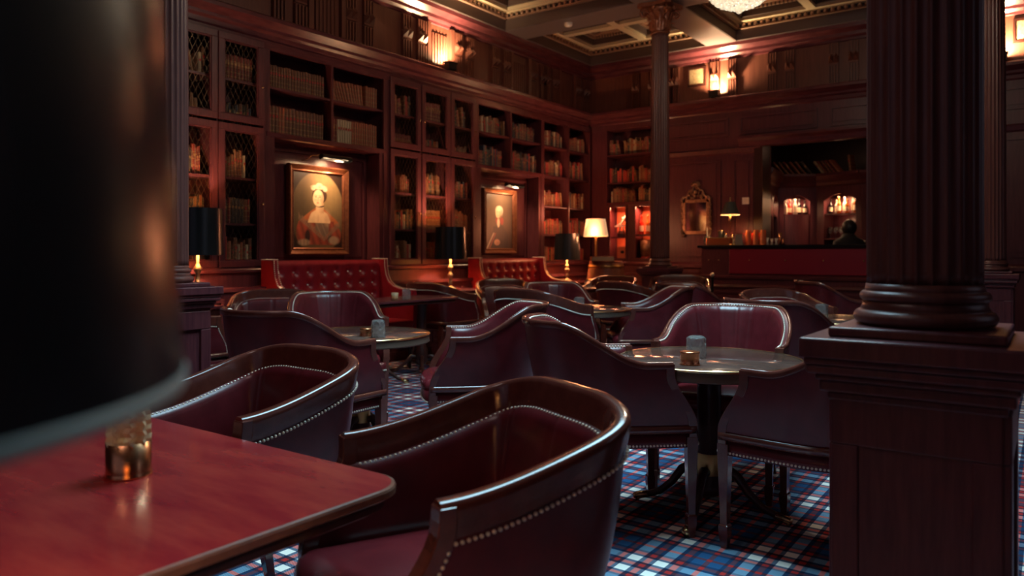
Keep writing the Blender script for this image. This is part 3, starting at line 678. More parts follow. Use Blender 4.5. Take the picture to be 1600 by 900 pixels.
def portrait(u0, u1, z0, z1, fn, label, cat_nm, u_lamp, z_lamp, lamp_label):
    base = Vector(LW((u0+u1)/2, -.215, z0)); f = lambda a, b, c: Vector(LW(a, b, c)) - base
    t = thing('framed_portrait', label, 'painting', tuple(base))
    m = MB(f); fw2 = .075; W0, W1 = -.175, -.115
    prof = [(0, W0), (0, -.125), (.012, W1), (.030, -.128), (.050, -.140), (.062, -.135), (fw2, -.150), (fw2, W0)]
    secs = []
    for sx, sz in ((0, 0), (1, 0), (1, 1), (0, 1)):
        ring = []
        for (i, w) in prof: ring.append(((u0+i) if sx == 0 else (u1-i), w, (z0+i) if sz == 0 else (z1-i)))
        secs.append(ring)
    m.sweep(secs, gilt_frame, False, closed=True); m.box(u0+.01, u1-.01, -.215, W0+.002, z0+.01, z1-.01, wood_dark)
    m.obj('frame', t)
    paint_canvas('canvas', t, f, u0+fw2-.005, u1-fw2+.005, z0+fw2-.005, z1-fw2+.005, -.158, fn)
    # picture light
    t2 = thing('picture_light', lamp_label, 'picture light', LW(u_lamp, -.215, z_lamp), 0, 'picture lights')
    b2 = Vector(LW(u_lamp, -.215, z_lamp)); f2 = lambda a, b, c: Vector(LW(a, b, c)) - b2
    m = MB(f2); m.tube([(u_lamp-.27, -.10, z_lamp-.02), (u_lamp-.26, -.05, z_lamp+.02), (u_lamp-.12, .02, z_lamp+.02), (u_lamp-.1, .02, z_lamp)], .006, brass, 6)
    m.tube([(u_lamp-.27, -.215, z_lamp-.03), (u_lamp-.27, -.10, z_lamp-.02)], .006, brass, 6); m.obj('bracket_arm', t2, label='thin brass bracket arm')
    rows = []; m = MB(f2)
    for a_ in (u_lamp-.2, u_lamp+.2):
        rows.append([(a_, .02+.035*math.cos(R(g)), z_lamp+.035*math.sin(R(g))) for g in range(-20, 231, 25)])
    m.grid(rows, black)
    for a_ in (u_lamp-.2, u_lamp+.2): m.add([(a_, .02+.035*math.cos(R(g)), z_lamp+.035*math.sin(R(g))) for g in range(-20, 231, 25)], [list(range(11))], black)
    m.obj('hood', t2, label='dark half-round hood')
    m = MB(f2); m.tube([(u_lamp-.17, .02, z_lamp), (u_lamp+.17, .02, z_lamp)], .007, flame, 6); m.obj('bulb', t2)
    return light('AREA', LW(u_lamp, .02, z_lamp-.016), 9, (1, .60, .32), (.36, .03), to=LW(u_lamp-.06, -.17, z_lamp-.42), name='picture_lamp_light', spread=R(150))
portrait(4.86, 5.66, 1.20, 2.14, lady, 'gold framed portrait of a lady in red gown and white cap', 'painting', 5.35, 2.22, 'dark hooded picture light above the lady portrait')
portrait(8.09, 8.86, 1.21, 2.12, gent, 'gold framed portrait of a white-haired man in black coat', 'painting', 8.60, 2.17, 'dark hooded picture light above the man portrait')

# ------------------------------------------------------------------ chairs
def u_curve(sh, n):
    w, b, ne, yf, wt, za, zb, s0, s1 = sh; P = []
    for k in range(40): t = k/40; P.append((wt+(w-wt)*t, yf*(1-t)))
    for k in range(161):
        a = PI/2*k/160; P.append((w*max(0, math.cos(a))**ne, -b*math.sin(a)**ne))
    L = [0]
    for k in range(1, len(P)): L.append(L[-1]+math.hypot(P[k][0]-P[k-1][0], P[k][1]-P[k-1][1]))
    out = []; tot = L[-1]; j = 0
    for i in range(n+1):
        s = tot*i/n
        while j < len(L)-2 and L[j+1] < s: j += 1
        q = (s-L[j])/(L[j+1]-L[j]+1e-9); x = P[j][0]+(P[j+1][0]-P[j][0])*q; y = P[j][1]+(P[j+1][1]-P[j][1])*q
        sg = i/n; g = max(0, min(1, (sg-s0)/(s1-s0))); out.append([x, y, za+(zb-za)*g*g*(3-2*g), sg, s])
    full = out + [[-p[0], p[1], p[2], p[3], 2*tot-p[4]] for p in out[-2::-1]]
    N = len(full); res = []
    for i, p in enumerate(full):
        a = full[max(0, i-1)]; c = full[min(N-1, i+1)]; tx, ty = c[0]-a[0], c[1]-a[1]; l = math.hypot(tx, ty)
        nx, ny = -ty/l, tx/l
        if nx*p[0]+ny*(p[1]-.02) < 0: nx, ny = -nx, -ny
        res.append((p[0], p[1], p[2], nx, ny, p[3], p[4]))
    return res
def smooth(t): t = max(0, min(1, t)); return t*t*(3-2*t)
def make_chair(kind, label, group, tones):
    sh = (.323, .27, .5, .25, .323, .761, .890, 0., .892) if kind == 1 else (.336, .355, 1., .24, .336, .760, .928, .133, .659)
    n = 56; U = u_curve(sh, n); N = len(U); wd, lt, ls = wood_chair, leather, leather_seat
    def PZ(i, off, z):
        x, y, zt, nx, ny, sg, s = U[i]; lean = .10+.12*sg; o = off - lean*max(0, zt-z)
        tip = max(0, 1-sg/.22); ysh = .11*smooth((.72-z)/.24)*tip
        return (x+nx*o, y+ny*o+ysh, z)
    PD = lambda i, off, dz: PZ(i, off, U[i][2]+dz)
    t = thing('tub_armchair' if kind == 1 else 'barrel_armchair', label, 'chair', group=group)
    sec = [(0, -.072), (.001, -.022), (-.001, -.011), (-.005, -.004), (-.012, 0), (-.033, .001), (-.038, -.004), (-.040, -.014), (-.037, -.077)] if kind == 1 else \
          [(.004, -.030), (.005, -.014), (.001, -.004), (-.005, 0), (-.012, 0), (-.017, -.005), (-.018, -.024)]
    m = MB(); m.sweep([[PD(i, o, dz) for o, dz in sec] for i in range(N)], wd, True)
    o_ = m.obj('top_rail', t, label='polished curved mahogany rail'); md = o_.modifiers.new('edge', 'EDGE_SPLIT'); md.split_angle = R(50)
    top_out = -.068 if kind == 1 else -.028
    m = MB(); rows = []
    for j in range(9):
        q = j/8; rows.append([PZ(i, -.004+.010*math.sin(PI*q), (U[i][2]+top_out)*(1-q)+.455*q) for i in range(N)])
    m.grid(rows, lt); m.obj('outer_panel', t)
    # inner padded lining
    ti = -.072 if kind == 1 else -.008; m = MB(); rows = []; rr_ = .034
    seams = [N//2, N//2-16, N//2+16] if kind == 1 else [N//2-8, N//2+8, N//2-20, N//2+20, N//2]
    rr_ = .030 if kind == 1 else .042; b0_ = -.028 if kind == 1 else -.012
    for j in range(15):
        row = []
        for i in range(N):
            edge = smooth(min(i, N-1-i)/4); r2 = rr_*(.35+.65*edge); zt_ = U[i][2]+ti
            if j <= 5: g = PI/2*j/5; off = b0_-r2*math.sin(g); z = zt_-r2*(1-math.cos(g))*1.1
            else: q = (j-5)/9; off = b0_-r2-.010*edge*math.sin(PI*q)+.012*q; z = (zt_-r2*1.1)*(1-q)+.455*q
            if i in seams: off += .005
            row.append(PZ(i, off, z))
        rows.append(row)
    m.grid(rows, lt); m.obj('inner_lining', t)
    # nails
    m = MB(); sp = .0135 if kind == 1 else .0150; nr = .0047 if kind == 1 else .0054
    def nails_line(pts):
        acc = 0
        for k in range(1, len(pts)):
            a = Vector(pts[k-1]); b = Vector(pts[k]); L = (b-a).length; d = sp-acc
            while d <= L: m.ball(tuple(a.lerp(b, d/L)), nr, nail_m, 6, 4); d += sp
            acc = (acc+L) % sp if L > 0 else acc
    def nail_obj():
        nonlocal m
        m.obj('nailhead_trim', t, label='row of bright brass nailheads'); m = MB()
    if kind == 1:
        nails_line([PD(i, .003, -.081) for i in range(2, N-2)]); nail_obj(); nails_line([PD(i, -.043, -.079) for i in range(2, N-2)])
        for e in (2, N-3): nails_line([PZ(e, .003, .678-.223*k/10) for k in range(11)])
    else:
        nails_line([PD(i, -.034, -.0125) for i in range(1, N-1)])
        for e in (1, N-2): nails_line([PZ(e, -.030, .745-.27*k/12) for k in range(13)]); 
    nail_obj()
    # seat
    outl = []
    for i in range(0, N, 3): outl.append(PZ(i, -.058, .46)[:2])
    xe, ye = outl[0][0], outl[0][1]; K = 14
    front = [(-xe*math.cos(PI*k/K), ye+.055*math.sin(PI*k/K)**.75) for k in range(1, K)]
    ring = outl + front; cx0 = 0; cy0 = sum(p[1] for p in ring)/len(ring)
    ms = MB(); secs = []
    for s_, z in ((.97, .440), (1.0, .452), (1.01, .475), (.985, .497), (.93, .510), (.80, .519), (.6, .526), (.3, .530), (.02, .531)):
        secs.append([((p[0]-cx0)*s_+cx0, (p[1]-cy0)*s_+cy0, z) for p in ring])
    ms.sweep(secs, ls, True); ms.obj('seat', t, label='domed leather seat')
    ap = []
    for i in range(0, N, 3): ap.append(PZ(i, -.012, .44)[:2])
    xa, ya = ap[0]; frontA = [(-xa*math.cos(PI*k/K), ya+.050*math.sin(PI*k/K)**.8) for k in range(1, K)]
    ringA = ap + frontA; ma = MB(); ma.sweep([[(p[0]*s_, p[1]*s_, z) for p in ringA] for s_, z in ((.99, .385), (1.0, .392), (1.0, .450))], lt, True); ma.obj('seat_rail', t, label='leather covered seat rail')
    nails_line([(p[0]*1.003, p[1]*1.003, .396) for p in ringA+ringA[:1]])
    m.obj('nailhead_trim', t, label='row of bright brass nailheads')
    # lower wooden rail and front posts
    m = MB(); m.sweep([[PZ(i, o2, z) for o2, z in ((.006, .450), (.010, .465), (.006, .482), (-.016, .482), (-.016, .450))] for i in range(N)], wd, True)
    m.obj('lower_rail', t)
    for e, sx in ((0, 1), (N-1, -1)):
        m = MB(); secs = []
        for k in range(13):
            z = .752-.322*k/12; a = PZ(e, .004, z); b = PZ(e, -.040, z); dd = .030+.006*math.sin(k/12*PI)
            secs.append([(a[0], a[1]+.006, z), (b[0], b[1]+.006, z), (b[0], b[1]-dd, z), (a[0], a[1]-dd, z)])
        m.sweep(secs, wd, False); m.obj('arm_post', t, .003)
    fx, fy, _ = PZ(0, -.02, .44)
    for sx in (1, -1):
        m = MB(); secs = []
        for z, h in ((.435, .024), (.38, .023), (.14, .016), (.10, .016), (.095, .021), (.06, .020), (.0, .013)):
            c_ = (sx*fx, fy-.015); secs.append([(c_[0]-h, c_[1]-h, z), (c_[0]+h, c_[1]-h, z), (c_[0]+h, c_[1]+h, z), (c_[0]-h, c_[1]+h, z)])
        m.sweep(secs, wd, False); m.obj('leg', t, .002)
    bx, by = .19, -.17
    for sx in (1, -1):
        m = MB(); secs = []
        for z, h, k in ((.44, .022, 0), (.25, .019, .012), (.10, .017, .035), (.0, .014, .06)):
            c_ = (sx*(bx+k*.4), by-k); secs.append([(c_[0]-h, c_[1]-h, z), (c_[0]+h, c_[1]-h, z), (c_[0]+h, c_[1]+h, z), (c_[0]-h, c_[1]+h, z)])
        m.sweep(secs, wd, False); m.obj('leg', t, .002)
    return t
G1 = 'tub armchairs with a wide mahogany rail'; G2 = 'oxblood armchairs with nailhead-edged lining'
CH = [
 (1, -1.091, 1.395, 2.706, 1.0, 'large oxblood tub armchair in the centre foreground, at the red table corner'),
 (1, -2.141, 1.495, 3.139, 1.0, 'oxblood tub armchair behind the red table, beside the big black lampshade'),
 (2, -1.438, 3.951, 3.271, 1.0, 'oxblood armchair facing the camera across the nearer round table'),
 (2, -2.724, 3.530, 2.317, 1.0, 'armchair turned left, right of the middle round table, side view'),
 (2, -1.702, 3.034, -.820, 1.0, 'armchair seen from behind, left of the nearer round table'),
 (2, -.730, 3.258, 1.427, 1.0, 'armchair seen from behind, between nearer round table and thick column'),
 (2, -3.192, 2.480, .05, 1.02, 'armchair seen from behind in front of the middle round table'),
 (2, -4.264, 3.686, 4.18, 1.0, 'armchair facing the camera behind the middle round table'),
 (1, -5.18, 3.80, 4.0, 1.03, 'armchair with red lit inside below the buttoned settee under the lady'),
 (1, -5.28, 2.96, -.05, 1.0, 'armchair mostly hidden behind the left column pedestal'),
 (1, -3.36, 5.02, -.10, 1.06, 'armchair seen from behind left of the far round table'),
 (2, -3.953, 6.227, 4.024, 1.0, 'armchair facing the camera behind the far round table'),
 (2, -2.878, 6.118, 2.188, 1.0, 'armchair turned left, right of the far round table, side view'),
 (1, -3.64, 7.16, -2.17+PI*.62, 1.04, 'armchair seen from behind in front of the wooden barrel'),
 (1, -3.55, 7.98+.25, 3.543, 1.08, 'small far armchair facing the camera before the scrolled column'),
 (1, -1.855, 6.495, 3.995, 1.02, 'armchair with amber-lit rail behind the thick column, facing forward'),
 (2, -1.771, 7.835, -1.01, 1.02, 'dark armchair seen from behind nearest the bar front'),
 (2, -1.419, 4.867, -.233, 1.01, 'dark armchair seen from behind directly behind the centre facing armchair'),
 (1, -5.15, 6.98, 4.0, 1.03, 'armchair with glowing red inside below the settee under the man'),
 (1, -5.42, 6.12, 0.02, 1.02, 'armchair seen side-on by the wall below the middle black lampshade'),
 (2, -2.88, 6.98, -.35, 1.0, 'armchair with dark back turned to us behind the far round table seats'),
 (1, -4.72, 8.72, 3.3, 1.03, 'small armchair just in front of the wooden barrel, mostly hidden'),
]
protos = {}
for kd, x, y, th, sc, lab in CH:
    if kd not in protos:
        c = protos[kd] = make_chair(kd, lab, G1 if kd == 1 else G2, None); c.location = (x, y, 0); c.rotation_euler = (0, 0, th); c.scale = (sc,)*3
    else: dup(protos[kd], (x, y, 0), th, lab, None, sc)

# ------------------------------------------------------------------ tables
def round_table(x, y, label, rz=0):
    t = thing('round_pedestal_table', label, 'table', (x, y, 0), rz, 'round stone-topped tables')
    m = MB(); m.lathe([(.0005, .727), (.408, .727), (.413, .722)], 0, 0, marble, 64, caps=False); m.obj('tabletop', t)
    m = MB(); m.lathe([(.408, .7275), (.418, .729), (.425, .724), (.425, .719), (.421, .716)], 0, 0, brass, 64, caps=False); m.lathe([(.421, .716), (.421, .682), (.424, .678), (.418, .672), (.30, .672), (.30, .70)], 0, 0, old_brass_rim, 64, caps=False); m.obj('rim', t)
    m = MB(); m.lathe([(.10, .672), (.09, .65), (.055, .64), (.055, .55), (.052, .30), (.058, .29), (.058, .16), (.07, .14), (.07, .10), (.03, .08)], 0, 0, wood_dark, 24); m.obj('column', t)
    m = MB(); m.lathe([(.0585, .285), (.0595, .28), (.0595, .19), (.0585, .185)], 0, 0, old_brass, 24, caps=False); m.obj('collar', t, label='dull brass collar on the column')
    for k in range(4):
        a = k*PI/2+.10; ca, sa = math.cos(a), math.sin(a); pts = [(.05, .20), (.09, .215), (.13, .19), (.18, .12), (.24, .065), (.30, .04), (.335, .03)]
        m = MB(); m.tube([(ca*r, sa*r, z) for r, z in pts], [.022, .022, .021, .019, .017, .015, .014], wood_dark, 8); lg = m.obj('leg', t)
        m = MB(); m.tube([(ca*.30, sa*.30, .040), (ca*.36, sa*.36, .024), (ca*.372, sa*.372, .020)], [.0175, .0185, .015], brass, 8)
        m.ball((ca*.355, sa*.355, .012), .012, brass, 8, 6); m.obj('foot_cap', lg, label='brass foot cap')
    return t
old_brass_rim = mat('brown_brass_edge', (.12, .08, .06), .3, .4)
round_table(-1.313, 3.394, 'round stone-topped pedestal table nearest on the right'); round_table(-3.45, 3.18, 'round stone-topped pedestal table left of centre', .2)
round_table(-3.40, 5.77, 'small round pedestal table in the centre distance', .1); round_table(-1.30, 5.95, 'round table mostly hidden behind the thick column pedestal', .3)
edge_wood = mat('brown_table_edge', (.20, .085, .060), .25, color2=(.27, .13, .09), noisescale=12)  # paler brown band round the tabletop edge
def rect_table(name, x0, x1, y0, y1, z, label, material, round_r=.07, near=False):
    cx_, cy_ = (x0+x1)/2, (y0+y1)/2; t = thing(name, label, 'table', (cx_, cy_, 0)); a, b = (x1-x0)/2, (y1-y0)/2
    def rr(g, r):
        P = []
        for sx, sy, st in ((1, 1, 0), (-1, 1, 90), (-1, -1, 180), (1, -1, 270)):
            for k in range(9): q = R(st+90*k/8); P.append((sx*(a-g-r)+r*math.cos(q), sy*(b-g-r)+r*math.sin(q)))
        return P
    m = MB(); m.sweep([[(p[0], p[1], zz) for p in rr(g, round_r)] for g, zz in ((.008, z-.001), (.007, z))], material, False); m.sweep([[(p[0], p[1], zz) for p in rr(g, round_r)] for g, zz in ((.008, z-.026), (.0, z-.020), (0, z-.007), (.002, z-.002), (.0075, z-.0002))], edge_wood if near else wood_h, False); m.obj('tabletop', t)
    m = MB(); m.sweep([[(p[0], p[1], zz) for p in rr(g, round_r)] for g, zz in ((.030, z-.055), (.018, z-.048), (.018, z-.034), (.024, z-.027))], wood_dark, False); m.obj('apron', t)
    ly = [0] if b < .45 and not near else [-b*.55, b*.55]
    for yy in ly:
        m = MB(); m.lathe([(.09, z-.055), (.05, z-.09), (.042, .30), (.06, .26), (.06, .14), (.03, .10)], 0, yy, wood_dark, 20); m.obj('column', t)
        for k in range(4):
            q = k*PI/2+PI/4; ca, sa = math.cos(q), math.sin(q); m = MB()
            m.tube([(ca*r, yy+sa*r, zz) for r, zz in ((.04, .18), (.10, .19), (.18, .11), (.26, .05), (.33, .03))], [.022, .021, .018, .015, .013], wood_dark, 8); lg = m.obj('leg', t)
            m = MB(); m.tube([(ca*.29, yy+sa*.29, .038), (ca*.352, yy+sa*.352, .02)], [.017, .017], brass, 8); m.obj('foot_cap', lg)
    return t
rect_table('rectangular_table', -2.55, -1.125, .22, 1.19, .727, 'large red mahogany rectangular table in the left foreground', wood_table, .09, True)
rect_table('dining_table', -5.38, -4.86, 4.55, 5.82, .78, 'dark table in front of the buttoned settee under the lady', wood_h, .04)
rect_table('dining_table', -5.30, -4.62, 7.52, 8.42, .78, 'dark table in front of the settee under the man', wood_h, .04)

# ------------------------------------------------------------------ small glass and copper things on the tables
glint_glass = mat('gold_lit_glass', (1.0, .82, .55), .10, Transmission_Weight=.6, IOR=1.5)  # gold glitter of the glass put into its tint
def cut_glass(name, x, y, z, label, r=.042, h=.095, group=None, sleeve=False):
    t = thing(name, label, 'candle holder' if sleeve else 'glass', (x, y, z), 0, group)
    m = MB(); z0 = h*.45 if sleeve else 0; n = 12 if not sleeve else 20; prof = []
    J = 5 if not sleeve else 7
    vs = []; fs = []
    for j in range(J+1):
        q = j/J; zz = z0+.002+(h-.014-z0)*q
        for i in range(n):
            a = 2*PI*(i+.5*(j % 2))/n; rr = r*(.97 if sleeve else 1)*(1-.04*q)*(1+(.07 if (i+j) % 2 else -.07)); vs.append((rr*math.cos(a), rr*math.sin(a), zz))
    for j in range(J):
        for i in range(n):
            k = (i+1) % n; b_, c_ = j*n, (j+1)*n
            if j % 2 == 0: fs += [(b_+i, b_+k, c_+i), (b_+k, c_+k, c_+i)]
            else: fs += [(b_+i, b_+k, c_+k), (b_+i, c_+k, c_+i)]
    top = len(vs)
    if not sleeve:                       # upturned tumbler with domed top
        for g, zz in ((.86, h-.006), (.6, h-.001), (.02, h)):
            for i in range(n): a = 2*PI*(i+.25)/n; vs.append((r*g*math.cos(a), r*g*math.sin(a), zz))
        for j in range(J, J+3):
            for i in range(n): k = (i+1) % n; fs.append((j*n+i, j*n+k, (j+1)*n+k, (j+1)*n+i))
    m.add(vs, fs, glint_glass if sleeve else glass, False)
    o = m.obj('glass_body', t); sd = o.modifiers.new('thick', 'SOLIDIFY'); sd.thickness = .0035
    if sleeve:
        m = MB(); m.lathe([(r*1.06, 0), (r*1.08, .003), (r*1.03, .008), (r*1.0, .012), (r*1.0, z0+.006), (r*.96, z0+.006), (r*.94, .012), (r*.5, .010)], 0, 0, copper, 40); m.obj('sleeve', t, label='polished copper sleeve')
    if sleeve: m = MB(); m.lathe([(r*.45, .014), (r*.48, .075), (r*.40, .08), (.001, .078)], 0, 0, wax, 16); m.obj('candle', t)
    return t
wax = mat('candle_wax', (.75, .52, .30), .5, Subsurface_Weight=.2)
def copper_cup(x, y, z, label, r=.037, h=.048):
    t = thing('copper_pot', label, 'pot', (x, y, z), 0, 'small copper pots beside the cut glasses')
    m = MB(); m.lathe([(r*1.02, 0), (r*1.05, .003), (r*.96, .010), (r*.93, h-.012), (r*1.0, h-.010), (r*1.0, h-.002), (r*.8, h), (r*.6, h-.004), (.001, h-.004)], 0, 0, copper, 32); m.obj('body', t)
x, y = at(201, 1.66); cut_glass('candle_holder', x, y, .727, 'cut glass candle holder in a copper sleeve on the red table', .046, .155, None, True)
x, y = at(1088, 3.52); cut_glass('cut_glass_tumbler', x, y, .727, 'upturned cut glass tumbler on the nearer round stone table', .044, .105, 'cut glass tumblers')
x, y = at(1078, 3.30); copper_cup(x, y, .727, 'small copper pot before the tumbler on the nearer round table', .043, .060)
x, y = at(591, 4.36); cut_glass('cut_glass_tumbler', x, y, .727, 'upturned cut glass tumbler on the middle round table', .042, .105, 'cut glass tumblers')
x, y = at(572, 4.44); copper_cup(x, y, .727, 'small copper pot left of the tumbler on the middle round table')
x, y = at(905, 6.6); cut_glass('cut_glass_tumbler', x, y, .727, 'upturned cut glass tumbler on the small far round table', .046, .105, 'cut glass tumblers')
x, y = at(635, 7.0); cut_glass('cut_glass_tumbler', x, y, .78, 'cut glass tumbler on the dark table by the lady settee', .042, .105, 'cut glass tumblers')
x, y = at(919, 9.3); cut_glass('cut_glass_tumbler', x, y, .78, 'cut glass tumbler on the dark table near the barrel', .045, .105, 'cut glass tumblers')
x, y = at(1284, 5.72); cut_glass('cut_glass_tumbler', x, y, .727, 'cut glass tumbler behind the dark armchair beside the thick column', .046, .105, 'cut glass tumblers')
t = thing('votive_glass', 'plain glass votive with lit candle left of the tumbler by the settee', 'candle holder', (*at(617, 6.95), .78))
m = MB(); m.lathe([(.030, 0), (.034, .07), (.032, .07), (.028, .006), (.001, .006)], 0, 0, glint_glass, 20); m.obj('glass_body', t)
m = MB(); m.lathe([(.02, .008), (.02, .025), (.001, .025)], 0, 0, wax, 12); m.obj('candle', t); m = MB(); m.ball((0, 0, .037), .006, flame, 6, 4, 1.8); m.obj('flame', t)

# ------------------------------------------------------------------ settees
def settee(y0, y1, label):
    yc = (y0+y1)/2; t = thing('settee', label, 'settee', (-5.80, yc, 0), R(-90), 'buttoned red leather settees')
    # local frame: x along (camera left = -x ... ), y forward into the room
    W = (y1-y0)/2; m = MB(); nx, nz = 88, 34; rows = []
    cols_, z_rows = 8, (.65, .775, .90, 1.025)
    btn = []
    for r_, z in enumerate(z_rows):
        for k in range(cols_): btn.append((-W*.82+1.64*W*k/(cols_-1), z))
    for j in range(nz+1):
        z = .46+.68*j/nz; row = []
        for i in range(nx+1):
            x = -W*.93+1.86*W*i/nx
            dmin = min(math.hypot((x-bx)/1.0, (z-bz)) for bx, bz in btn)
            puff = .036*smooth(dmin/.062)
            cr = min(abs(((x-bx)-(z-bz)*s_*.62)) for bx, bz in btn for s_ in (1, -1) if abs(z-bz) < .15) if any(abs(z-bz) < .15 for _, bz in btn) else .1
            puff *= (.93+.07*smooth(cr/.02))
            roll = .02*math.sin(PI*min(1, (1.14-z)/.05)/2) if z > 1.09 else .02
            row.append((x, -.235+roll+puff, z))
        rows.append(row)
    m.grid(rows, leather_red); m.box(-W*.95, W*.95, -.30, -.235, .35, 1.145, leather_red); m.obj('tufted_back', t)
    for bx, bz in btn: m = MB(); m.ball((bx, -.212, bz), .011, nail_m, 8, 4); m.obj('button', t)
    prof = [(-.30, 1.15), (-.11, 1.15), (-.105, 1.06), (-.09, .98), (-.05, .91), (.02, .86), (.12, .835), (.33, .825), (.33, .35), (-.30, .35)]
    for s_ in (-1, 1):
        m = MB(); a, b = (s_*W*.93, s_*W)
        m.add([(a, y, z) for y, z in prof] + [(b, y, z) for y, z in prof], [list(range(10)), [10+i for i in range(10)][::-1]] + [(i, (i+1) % 10, 10+(i+1) % 10, 10+i) for i in range(10)], leather_red)
        m.obj('wing_arm', t, .008)
        m = MB()
        for k in range(7):
            A = Vector((s_*W*.965, prof[k][0], prof[k][1])); B = Vector((s_*W*.965, prof[k+1][0], prof[k+1][1])); nn = max(1, int((B-A).length/.018))
            for q in range(nn):
                p = A.lerp(B, q/nn)
                for dx in (-.02, .02): m.ball((p.x+dx, p.y+.003, p.z+.005), .006, nail_m, 6, 4)
        m.obj('nailhead_trim', t)
    m = MB(); m.box(-W*.93, W*.93, -.22, .33, .34, .42, leather_red); m.obj('seat_rail', t)
    m = MB(); m.box(-W*.92, W*.92, -.20, .35, .42, .52, leather_red); m.obj('seat', t, .03)
    for sx in (-1, 1):
        for yy in (-.25, .28):
            m = MB(); m.lathe([(.014, 0), (.02, .10), (.026, .30), (.03, .35)], sx*W*.92, yy, wood_dark, 10); m.obj('leg', t)
settee(4.36, 5.84, 'buttoned red leather settee under the portrait of the lady'); settee(7.46, 8.98, 'buttoned red leather settee under the portrait of the man')

# ------------------------------------------------------------------ lamps
def table_lamp(x, y, z0, zs0, zs1, r0, r1, label, group, power=4):
    t = thing('table_lamp', label, 'lamp', (x, y, z0), 0, group); H = zs0-z0
    m = MB(); m.lathe([(.075, 0), (.078, .008), (.06, .020), (.045, .028), (.024, .04), (.020, .06), (.030, .075), (.022, .10), (.018, .13), (.034, .16), (.036, .18), (.020, .20),
                       (.016, H*.62), (.030, H*.68), (.034, H*.74), (.018, H*.80), (.012, H*.84), (.012, H+.12)], 0, 0, lamp_metal, 24); m.obj('base', t, label='turned polished metal stem and foot')
    m = MB(); n = 36; vs = []; fs = []
    for r_, z in ((r0, H), (r1, zs1-z0), (r1-.003, zs1-z0), (r0-.003, H)):
        for i in range(n): a = 2*PI*i/n; vs.append((r_*math.cos(a), r_*math.sin(a), z))
    for j in range(4):
        for i in range(n): k = (i+1) % n; jj = (j+1) % 4; fs.append((j*n+i, j*n+k, jj*n+k, jj*n+i))
    m.add(vs[:n*2], [f for f in fs[:n]], shade_black, True); m.add(vs[2*n:], [tuple(q-2*n for q in f) for f in fs[2*n:3*n]], white_in, True)
    m.add(vs, [f for f in fs[n:2*n]+fs[3*n:]], white_in); m.obj('lamp_shade', t, label='black drum lampshade with gold lining')
    m = MB(); m.ball((0, 0, H+.17), .024, flame, 10, 8, 1.2); m.obj('bulb', t)
    m = MB(); zz = H+.27
    for k in range(3): a = k*2*PI/3; m.tube([(0, 0, zz), (math.cos(a)*(r0+r1)/2*.97, math.sin(a)*(r0+r1)/2*.97, zz)], .002, brass, 5)
    m.obj('shade_carrier', t)
    light('POINT', (x, y, z0+H+.22), power, AMBER, .03, name='table_lamp_bulb_light')
    return t
GL = 'table lamps with black drum shades'
x1, y1 = at(309, 6.35); table_lamp(x1, y1, .78, 1.20, 1.595, .205, .195, 'black shaded table lamp by the left column', GL, 40)
x2, y2 = at(704, 8.95); table_lamp(x2, y2, .78, 1.145, 1.525, .195, .180, 'black shaded table lamp between the two settees', GL, 40)
x3, y3 = at(886, 11.0); table_lamp(x3, y3, .80, 1.115, 1.50, .195, .175, 'black shaded table lamp right of the man portrait', GL, 26)
def console(x0, x1, y0, y1, z, label):
    t = thing('console_table', label, 'side table', ((x0+x1)/2, (y0+y1)/2, 0), 0, 'narrow console tables along the bookcases'); a, b = (x1-x0)/2, (y1-y0)/2
    m = MB(); m.box(-a, a, -b, b, z-.03, z, wood_h); m.obj('tabletop', t, .006)
    m = MB(); m.box(-a+.02, a-.02, -b+.02, b-.02, z-.11, z-.03, wood_dark); m.obj('apron', t)
    for sx in (-1, 1):
        for sy in (-1, 1): m = MB(); m.lathe([(.010, 0), (.014, .05), (.020, z-.11)], sx*(a-.035), sy*(b-.035), wood_dark, 10); m.obj('leg', t)
console(x1-.13, x1+.24, 3.42, 3.95-.28, .78, 'narrow console table under the left black-shaded lamp')
console(-6.0, -5.58, 6.48, 7.30, .78, 'narrow console table under the middle black-shaded lamp')
console(-5.99, -5.62, y3-.25, y3+.25, .80, 'narrow console table under the far black-shaded lamp')

# cream lamp on the barrel
bx, by = at(947, 10.9)
t = thing('wooden_barrel', 'upright oak barrel with metal hoops carrying the cream lamp', 'barrel', (bx, by, 0))
m = MB(); prof = [(.24+.055*math.sin(PI*k/14), 1.10*k/14) for k in range(15)]; m.lathe(prof+[(.22, 1.10), (.22, 1.075), (.001, 1.075)], 0, 0, mat('oak_barrel', (.16, .040, .022), .4, color2=(.24, .07, .035), stretch=(14, 14, .6), noisescale=6, bump=.1), 40); m.obj('staves', t)
m = MB()
for z in (.06, .26, .80, 1.00):
    r_ = .24+.055*math.sin(PI*(z+.02)/1.1)+.002; m.lathe([(r_, z), (r_+.003, z), (r_+.003, z+.045), (r_, z+.045)], 0, 0, old_brass, 40, caps=False)
m.obj('hoops', t, label='dull brass hoops')
lx, ly = at(931, 11.0)
t = thing('cream_table_lamp', 'lit table lamp with tapered cream shade on the barrel', 'lamp', (lx, ly, 1.08))
m = MB(); m.lathe([(.055, 0), (.055, .015), (.03, .03)] + [(.018+.006*(k % 2), .04+.26*k/18) for k in range(19)] + [(.026, .32), (.018, .34), (.028, .36), (.010, .39), (.008, .46)], 0, 0, old_brass, 20); m.obj('base', t, label='turned bobbin stem')
m = MB(); n = 36; z_a, z_b = .382, .635
m.lathe([(.182, z_a), (.140, z_b)], 0, 0, linen, n, caps=False); m.obj('lamp_shade', t, label='glowing cream linen shade')
light('POINT', (lx, ly, 1.08+.36), 6, (1, .42, .17), .05, name='cream_lamp_light'); light('POINT', (lx, ly, 1.08+.66), 6.0, (1, .34, .13), .05, name='cream_lamp_light')
